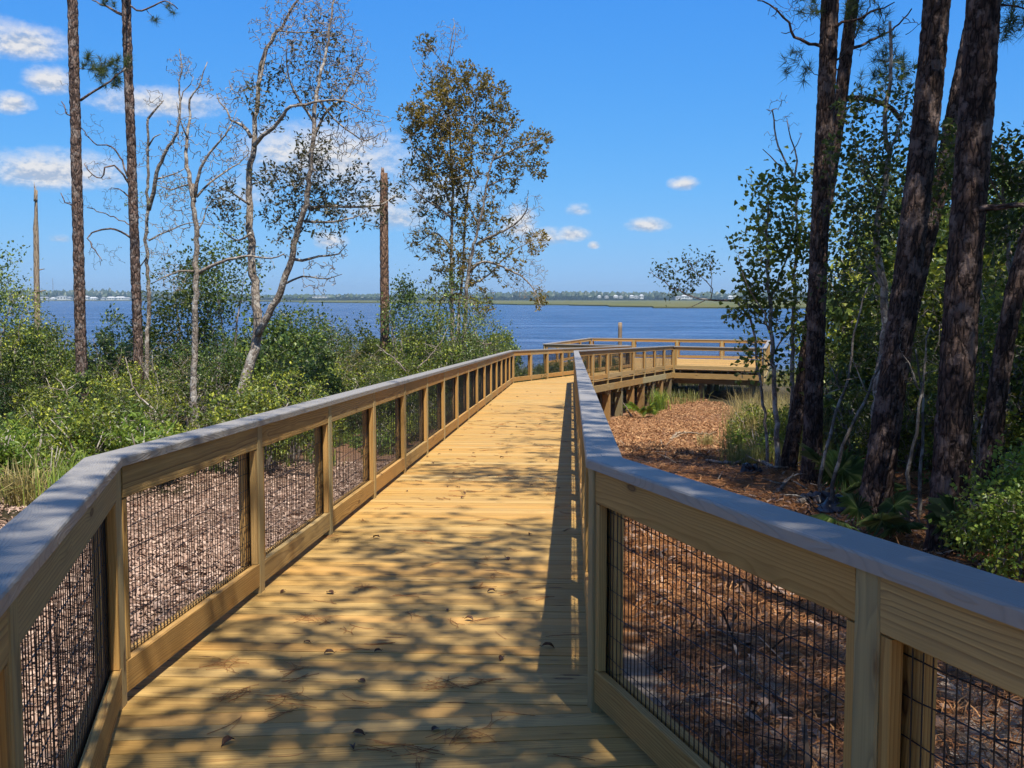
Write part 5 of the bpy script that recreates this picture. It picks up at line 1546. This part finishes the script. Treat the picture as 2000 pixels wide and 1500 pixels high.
M['marsh'] = mat_marsh()
def gx(px, d): return (px - 1000) / F * d
edge = []
rsn = np.random.RandomState(4)
for px, d in [(480, 1500), (560, 1300), (640, 1120), (700, 1050), (800, 1000), (900, 900), (985, 800), (1010, 760), (1060, 745), (1110, 740), (1112, 700), (1185, 660), (1190, 600), (1272, 575), (1276, 525), (1400, 520), (1600, 500), (1900, 470), (2300, 450)]:
    edge.append((gx(px, d), d))
shore_poly('marsh', edge, 1750, WATER + .75, M['marsh'], 'structure', 'flat green and tan salt marsh across the river')
shore_poly('far_shore', [(gx(px, d), d) for px, d in [(-500, 2000), (-100, 1980), (200, 1960), (350, 1960), (500, 1900), (640, 1760), (1000, 1750), (1600, 1750), (2600, 1750)]], 4200, WATER + 1.2, mat_plain('far_ground', (.07, .085, .035), .95, .05), 'structure')
shore_poly('marsh', [(gx(px, d), d) for px, d in [(-500, 1850), (0, 1840), (240, 1830), (400, 1830), (520, 1700)]], 1990, WATER + .9, M['marsh'], 'structure', 'strip of marsh below the far houses on the left')

M['far_tree'] = mat_leaf('far_foliage', (.022, .04, .022), (.04, .065, .035), (.07, .10, .04), .1)
mb = MB()
def far_crown(x, y, z0, h, w, tint):
    k = 9; rings = 5; v = []
    for i in range(rings):
        s = i / (rings - 1); rr = math.sin(pi * (.12 + .83 * s)) * w / 2
        for j in range(k):
            a = j * 2 * pi / k; q = rr * rsn.uniform(.65, 1.2)
            v.append((x + math.cos(a) * q, y + math.sin(a) * q, z0 + h * (.06 + .94 * s) + rsn.uniform(-.05, .05) * h))
    f = [[i * k + j, i * k + (j + 1) % k, (i + 1) * k + (j + 1) % k, (i + 1) * k + j] for i in range(rings - 1) for j in range(k)]
    mb.add(v, [f, [list(range((rings - 1) * k, rings * k))]], None, tint)
for i in range(1500):
    px = rsn.uniform(-350, 700); d = rsn.uniform(2050, 2500)
    hh = np.interp(px, [-350, 0, 300, 420, 520, 640, 700], [21, 20, 17, 14, 10, 9, 9]) * rsn.uniform(.6, 1.12)
    if rsn.rand() < .04: hh *= 1.22
    far_crown(gx(px, d), d, WATER + 1, hh, rsn.uniform(9, 17), rsn.rand())
for i in range(2600):
    px = rsn.uniform(560, 2500); d = rsn.uniform(1790, 2300)
    hh = np.interp(px, [560, 800, 1000, 1100, 1400, 1500, 2500], [10, 11, 14, 15, 14, 13.5, 14]) * rsn.uniform(.7, 1.1)
    far_crown(gx(px, d), d, WATER + .9, hh, rsn.uniform(9, 16), rsn.rand())
tag(mb.build('far_forest', M['far_tree']), 'hazy blue green forest along the whole far shore', kind='stuff')

M['white'] = mat_plain('white_siding', (.6, .6, .58), .6, .3, .06, .2)
M['roof_w'] = mat_plain('pale_metal_roof', (.5, .52, .54), .5, .4, .08, .2)
M['roof_g'] = mat_plain('grey_roof', (.22, .23, .25), .8, .2, .1, .2)
M['glass'] = mat_plain('dark_window', (.03, .04, .05), .15, .6, .1, .2)


def house(label, px, d, z, w, h, dep, rh, roof, group=None, nwin=3):
    x = gx(px, d); r = thing('house', label, 'house', (x, d, z), group)
    m = MB(); box(m, (0, 0, h / 2), (w, dep, h)); m.build('wall', M['white'], r)
    m = MB(); o = .5
    v = [(-w / 2 - o, -dep / 2 - o, h + .02), (w / 2 + o, -dep / 2 - o, h + .02), (w / 2 + o, dep / 2 + o, h + .02), (-w / 2 - o, dep / 2 + o, h + .02), (-w / 2 + dep * .25, 0, h + rh), (w / 2 - dep * .25, 0, h + rh)]
    m.add(v, [[[0, 1, 5, 4], [2, 3, 4, 5]], [[1, 2, 5], [3, 0, 4]], [[3, 2, 1, 0]]]); m.build('roof', roof, r)
    for i in range(nwin):
        m = MB(); box(m, ((i + .5) / nwin * w - w / 2, -dep / 2 - .02, h * .55), (w / nwin * .45, .1, h * .35)); m.build('window', M['glass'], r)


gl = 'white houses on the far shore to the left'
zl = WATER + 1.2
for i, (px, w, h, lab) in enumerate([(47, 13, 5, 'small white house far across the river, leftmost of the row, left of the splintered snag'), (90, 20, 4, 'low white house with a pale hipped roof just right of the splintered snag'), (107, 11, 3, 'tiny low white building between the hipped house and the large white building'), (125, 22, 7.5, 'largest white building on the far shore, left of the first pine'), (139, 9, 4, 'small white building close left of the first pine'), (171, 12, 6, 'tall white house close right of the first pine on the far shore'), (185, 18, 3.4, 'long low white house between the two straight pines'), (205, 9, 3.5, 'tiny white cottage midway between the two straight pines'), (220, 18, 4.2, 'white house with grey roof left of the second pine'), (238, 22, 4.5, 'wide white house with a bright hipped roof beside the second pine'), (252, 12, 3.2, 'low white house directly left of the second pine trunk')]):
    house(lab, px, 2010 - (i % 3) * 12, zl, w * .8, h * .9, 11, 2.6 if i != 3 else .8, (M['roof_w'], M['roof_g'], M['roof_w'])[i % 3], gl)
gr = 'white houses on the far shore to the right'
for i, (px, w, h, z, lab) in enumerate([(1170, 9, 3, 3.0, 'leftmost tiny white house in the hazy trees above the marsh'), (1184, 10, 3, 2.6, 'second tiny white house from the left in the hazy trees above the marsh'), (1202, 12, 3, 3.0, 'white house among the far trees, left one of the middle pair'), (1212, 9, 3, 2.6, 'white house among the far trees, right one of the middle pair'), (1233, 11, 3.4, 2.9, 'left white house of the bright trio above the pole in the water'), (1242, 11, 3.2, 2.4, 'middle white house of the bright trio above the pole in the water'), (1252, 10, 6, 1.6, 'tall right white house of the bright trio above the pole in the water'), (1324, 16, 4, .6, 'white house at the left of the cluster seen through the drooping branch'), (1335, 14, 5, 1.6, 'high white house of the cluster seen through the drooping branch'), (1345, 15, 5, 1.0, 'white house at the right of the cluster seen through the drooping branch'), (1425, 12, 4, 1.5, 'white house on the far shore just left of the dark lobed leaves')]):
    house(lab, px, 1770, z - 1.6, w * .62, h * .9, 7, 2.0, (M['roof_w'], M['roof_g'])[i % 2], gr, 2)
house('long white warehouse roof on the far shore right of the forked oak', 627, 1745, 1.5, 24, 3, 12, .5, M['roof_w'], None, 4)

t = thing('radio_tower', 'thin lattice radio tower above the far trees between the snag and the first pine', 'tower', (gx(107, 2300), 2300, 0))
m = MB(); H = 44
for k in range(3):
    a = k * 2.094; b0 = np.array([math.cos(a) * 2.4, math.sin(a) * 2.4, 0]); tube(m, [b0, b0 * .15 + [0, 0, H]], .16, 4)
m.build('mast', M['roof_g'], t)
m = MB()
for j in range(14):
    z = j * H / 14; s = 1 - .85 * j / 14; s2 = 1 - .85 * (j + 1) / 14
    for k in range(3):
        a, b = k * 2.094, (k + 1) * 2.094
        tube(m, [np.array([math.cos(a) * 2.4 * s, math.sin(a) * 2.4 * s, z]), np.array([math.cos(b) * 2.4 * s2, math.sin(b) * 2.4 * s2, z + H / 14])], .1, 3)
m.build('bracing', M['roof_g'], t)

# piling standing in the river
pb = P(1211, 655, 70); pb[2] = WATER - 1
t = thing('mooring_post', 'weathered wooden post standing in the water behind the platform', 'post', (pb[0], 70, WATER - 1))
m = MB(); top = P(1211, 631, 70)[2] - (WATER - 1)
pts = [np.array([0, 0, z]) for z in np.linspace(0, top, 14)]
tube(m, pts, np.linspace(.16, .13, 14), 14, NR.rand(14 * 14) * .3 + .4); m.build('post', M['pole'], t, True)
m = MB(); tube(m, [np.array([0, 0, top]), np.array([0, 0, top + .03]), np.array([0, 0, top + .05])], [.13, .12, .06], 14); m.build('worn_top', M['snag'], t)
for k in range(9):
    x, y = R.uniform(-15, -8), R.uniform(70, 95); h = R.uniform(.15, .6)
    m = MB(); tube(m, [np.array([0, 0, -1.2]), np.array([R.uniform(-.05, .05), 0, .1]), np.array([R.uniform(-.1, .1), 0, h])], [.07, .06, .03], 7)
    o = m.build('stake', M['snag'], None, True); o.location = (x, y, WATER); tag(o, 'small dark stump end poking out of the shallow water beyond the left thicket', 'stump', 'stumps in the shallow water')

# ------------------------------------------------------------------ air, sky, sun, camera
if HAZE > 0:
    t = NT('haze_air')
    pv = t.n('ShaderNodeVolumePrincipled', {'Color': (.58, .82, 1.0, 1), 'Density': HAZE, 'Anisotropy': .2})
    t.t.links.new(pv.outputs[0], t.n('ShaderNodeOutputMaterial').inputs['Volume'])
    m = MB(); box(m, (0, 2050, 16), (9600, 4600, 60)); o = m.build('haze', t.m); tag(o, 'thin blue summer haze over the river', kind='stuff')

w = bpy.data.worlds.new('World'); SC.world = w; w.use_nodes = True
t = NT(tree=w.node_tree)
el = math.asin(SUN.z); az = math.atan2(SUN.x, SUN.y)
sky = t.n('ShaderNodeTexSky', sky_type='NISHITA', sun_disc=False, sun_elevation=el, sun_rotation=az, air_density=1.0, dust_density=.25, ozone_density=3.2, altitude=0)
d = t.n('ShaderNodeTexCoord').outputs['Generated']
xyz = t.n('ShaderNodeSeparateXYZ', {0: d})
azn = t.math('ARCTAN2', xyz.outputs[0], xyz.outputs[1]); eln = t.math('ARCSINE', xyz.outputs[2])
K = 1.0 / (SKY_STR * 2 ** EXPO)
sp = t.n('ShaderNodeSeparateColor', {0: sky.outputs[0]})
hs = t.n('ShaderNodeCombineColor', {0: t.math('MULTIPLY', t.math('POWER', sp.outputs[0], 1.15), .0345 * K), 1: t.math('MULTIPLY', t.math('POWER', sp.outputs[1], .65), .1605 * K), 2: t.math('MULTIPLY', t.math('POWER', sp.outputs[2], .25), .604 * K)}).outputs[0]
vec = t.n('ShaderNodeCombineXYZ', {0: azn, 1: t.math('MULTIPLY', eln, 1.5), 2: 0.0}).outputs[0]
n1 = t.noise(vec, 75, 6, .62); n2 = t.noise(t.vm('ADD', vec, (-.001, .006, 0)), 75, 5, .62); n3 = t.noise(vec, 30, 4, .6)
# broken grey cloud added out of view to neutralise the blue ambient light
ov = t.n('ShaderNodeCombineXYZ', {0: t.math('DIVIDE', xyz.outputs[0], t.math('ADD', xyz.outputs[2], .25)), 1: t.math('DIVIDE', xyz.outputs[1], t.math('ADD', xyz.outputs[2], .25)), 2: 0.0}).outputs[0]
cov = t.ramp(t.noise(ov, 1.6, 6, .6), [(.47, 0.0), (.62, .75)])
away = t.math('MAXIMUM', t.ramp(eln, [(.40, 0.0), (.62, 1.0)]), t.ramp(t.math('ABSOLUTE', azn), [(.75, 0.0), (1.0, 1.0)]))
shape = None; lo = None
CL = [(45, 88, 78, 24, 1), (5, 55, 40, 14, .6), (95, 162, 45, 19, .95), (25, 205, 36, 16, .95), (310, 205, 120, 21, .9), (110, 340, 130, 28, 1), (60, 325, 40, 18, .9), (640, 315, 160, 48, .95), (550, 300, 80, 34, .8), (740, 400, 80, 34, .7), (480, 380, 60, 24, .5), (1015, 440, 36, 24, 1), (1060, 465, 50, 14, .8), (1118, 460, 34, 11, 1), (1335, 360, 30, 11, .95), (1265, 442, 42, 11, .95), (1130, 412, 26, 10, .55), (645, 472, 34, 14, .9), (780, 425, 60, 24, .7), (118, 468, 22, 6, .5), (1160, 480, 12, 6, .8), (860, 380, 90, 30, .5), (-140, 260, 90, 30, .9), (2200, 300, 120, 40, .8), (-420, 120, 140, 50, .9), (2700, 420, 160, 30, .8)]
for (px, py, rx, ry, s) in CL:
    p = P(px, py, 1.0) - np.array([0, 0, H0]); p = p / np.linalg.norm(p)
    a0, e0 = math.atan2(p[0], p[1]), math.asin(p[2])
    dx = t.math('MULTIPLY', t.math('SUBTRACT', azn, a0), F / rx); dy = t.math('MULTIPLY', t.math('SUBTRACT', eln, e0), F / (ry * 1.55))
    # flatter underside
    dy2 = t.math('MULTIPLY', dy, t.math('ADD', 1.0, t.math('MULTIPLY', t.math('LESS_THAN', dy, 0.0), .5)))
    r2 = t.math('ADD', t.math('MULTIPLY', dx, dx), t.math('MULTIPLY', dy2, dy2))
    f = t.math('MULTIPLY', t.math('SUBTRACT', 1.25, t.math('SQRT', r2)), s)
    shape = f if shape is None else t.math('MAXIMUM', shape, f)
    l = t.math('MULTIPLY', t.math('GREATER_THAN', f, 0.0), dy)
    lo = l if lo is None else t.math('ADD', lo, l)
dens = t.math('ADD', t.math('MULTIPLY', t.math('SUBTRACT', t.math('ADD', t.math('MULTIPLY', n1, .8), t.math('MULTIPLY', n3, .35)), .575), 1.45), t.math('MULTIPLY', shape, 1.15))
mask = t.ramp(dens, [(.05, 0.0), (.5, .42), (1.0, .93)])
mask = t.math('MULTIPLY', mask, t.ramp(shape, [(.0, 0.0), (.25, 1.0)]))
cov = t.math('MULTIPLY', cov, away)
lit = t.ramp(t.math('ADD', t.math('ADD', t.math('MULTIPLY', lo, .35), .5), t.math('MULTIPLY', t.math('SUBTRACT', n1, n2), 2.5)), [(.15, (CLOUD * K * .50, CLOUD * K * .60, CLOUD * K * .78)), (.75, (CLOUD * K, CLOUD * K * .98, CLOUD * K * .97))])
zen = t.ramp(eln, [(.34, 1.0), (1.0, .5)])  # sky dimmed towards the unseen zenith to lower the ambient light
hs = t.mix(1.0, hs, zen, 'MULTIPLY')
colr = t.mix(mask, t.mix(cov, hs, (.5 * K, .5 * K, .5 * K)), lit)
# let the link from the ramp drive B
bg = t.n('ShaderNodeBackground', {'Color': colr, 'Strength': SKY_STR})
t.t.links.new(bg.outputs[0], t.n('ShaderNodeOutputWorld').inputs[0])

sl = bpy.data.lights.new('sun', 'SUN'); sl.energy = SUN_E; sl.angle = math.radians(.53); sl.color = (1.0, .93, .82)
so = bpy.data.objects.new('sun', sl); COL.objects.link(so); so.rotation_euler = SUN.to_track_quat('Z', 'Y').to_euler(); so.location = (10, -20, 40)

cd = bpy.data.cameras.new('camera'); co = bpy.data.objects.new('camera', cd); COL.objects.link(co)
cd.sensor_width = 36; cd.lens = F / 2000 * 36; cd.clip_start = .05; cd.clip_end = 30000
co.location = (0, 0, H0); co.rotation_euler = (pi / 2 - PITCH, 0, 0)
SC.camera = co
SC.view_settings.view_transform = 'Standard'; SC.view_settings.look = 'None'
SC.view_settings.exposure = EXPO; SC.view_settings.gamma = 1
SC.cycles.max_bounces = 4; SC.cycles.diffuse_bounces = 3; SC.cycles.glossy_bounces = 2; SC.cycles.transmission_bounces = 2; SC.cycles.transparent_max_bounces = 4; SC.cycles.caustics_reflective = False; SC.cycles.use_adaptive_sampling = True; SC.cycles.adaptive_threshold = .02; SC.cycles.volume_bounces = 0
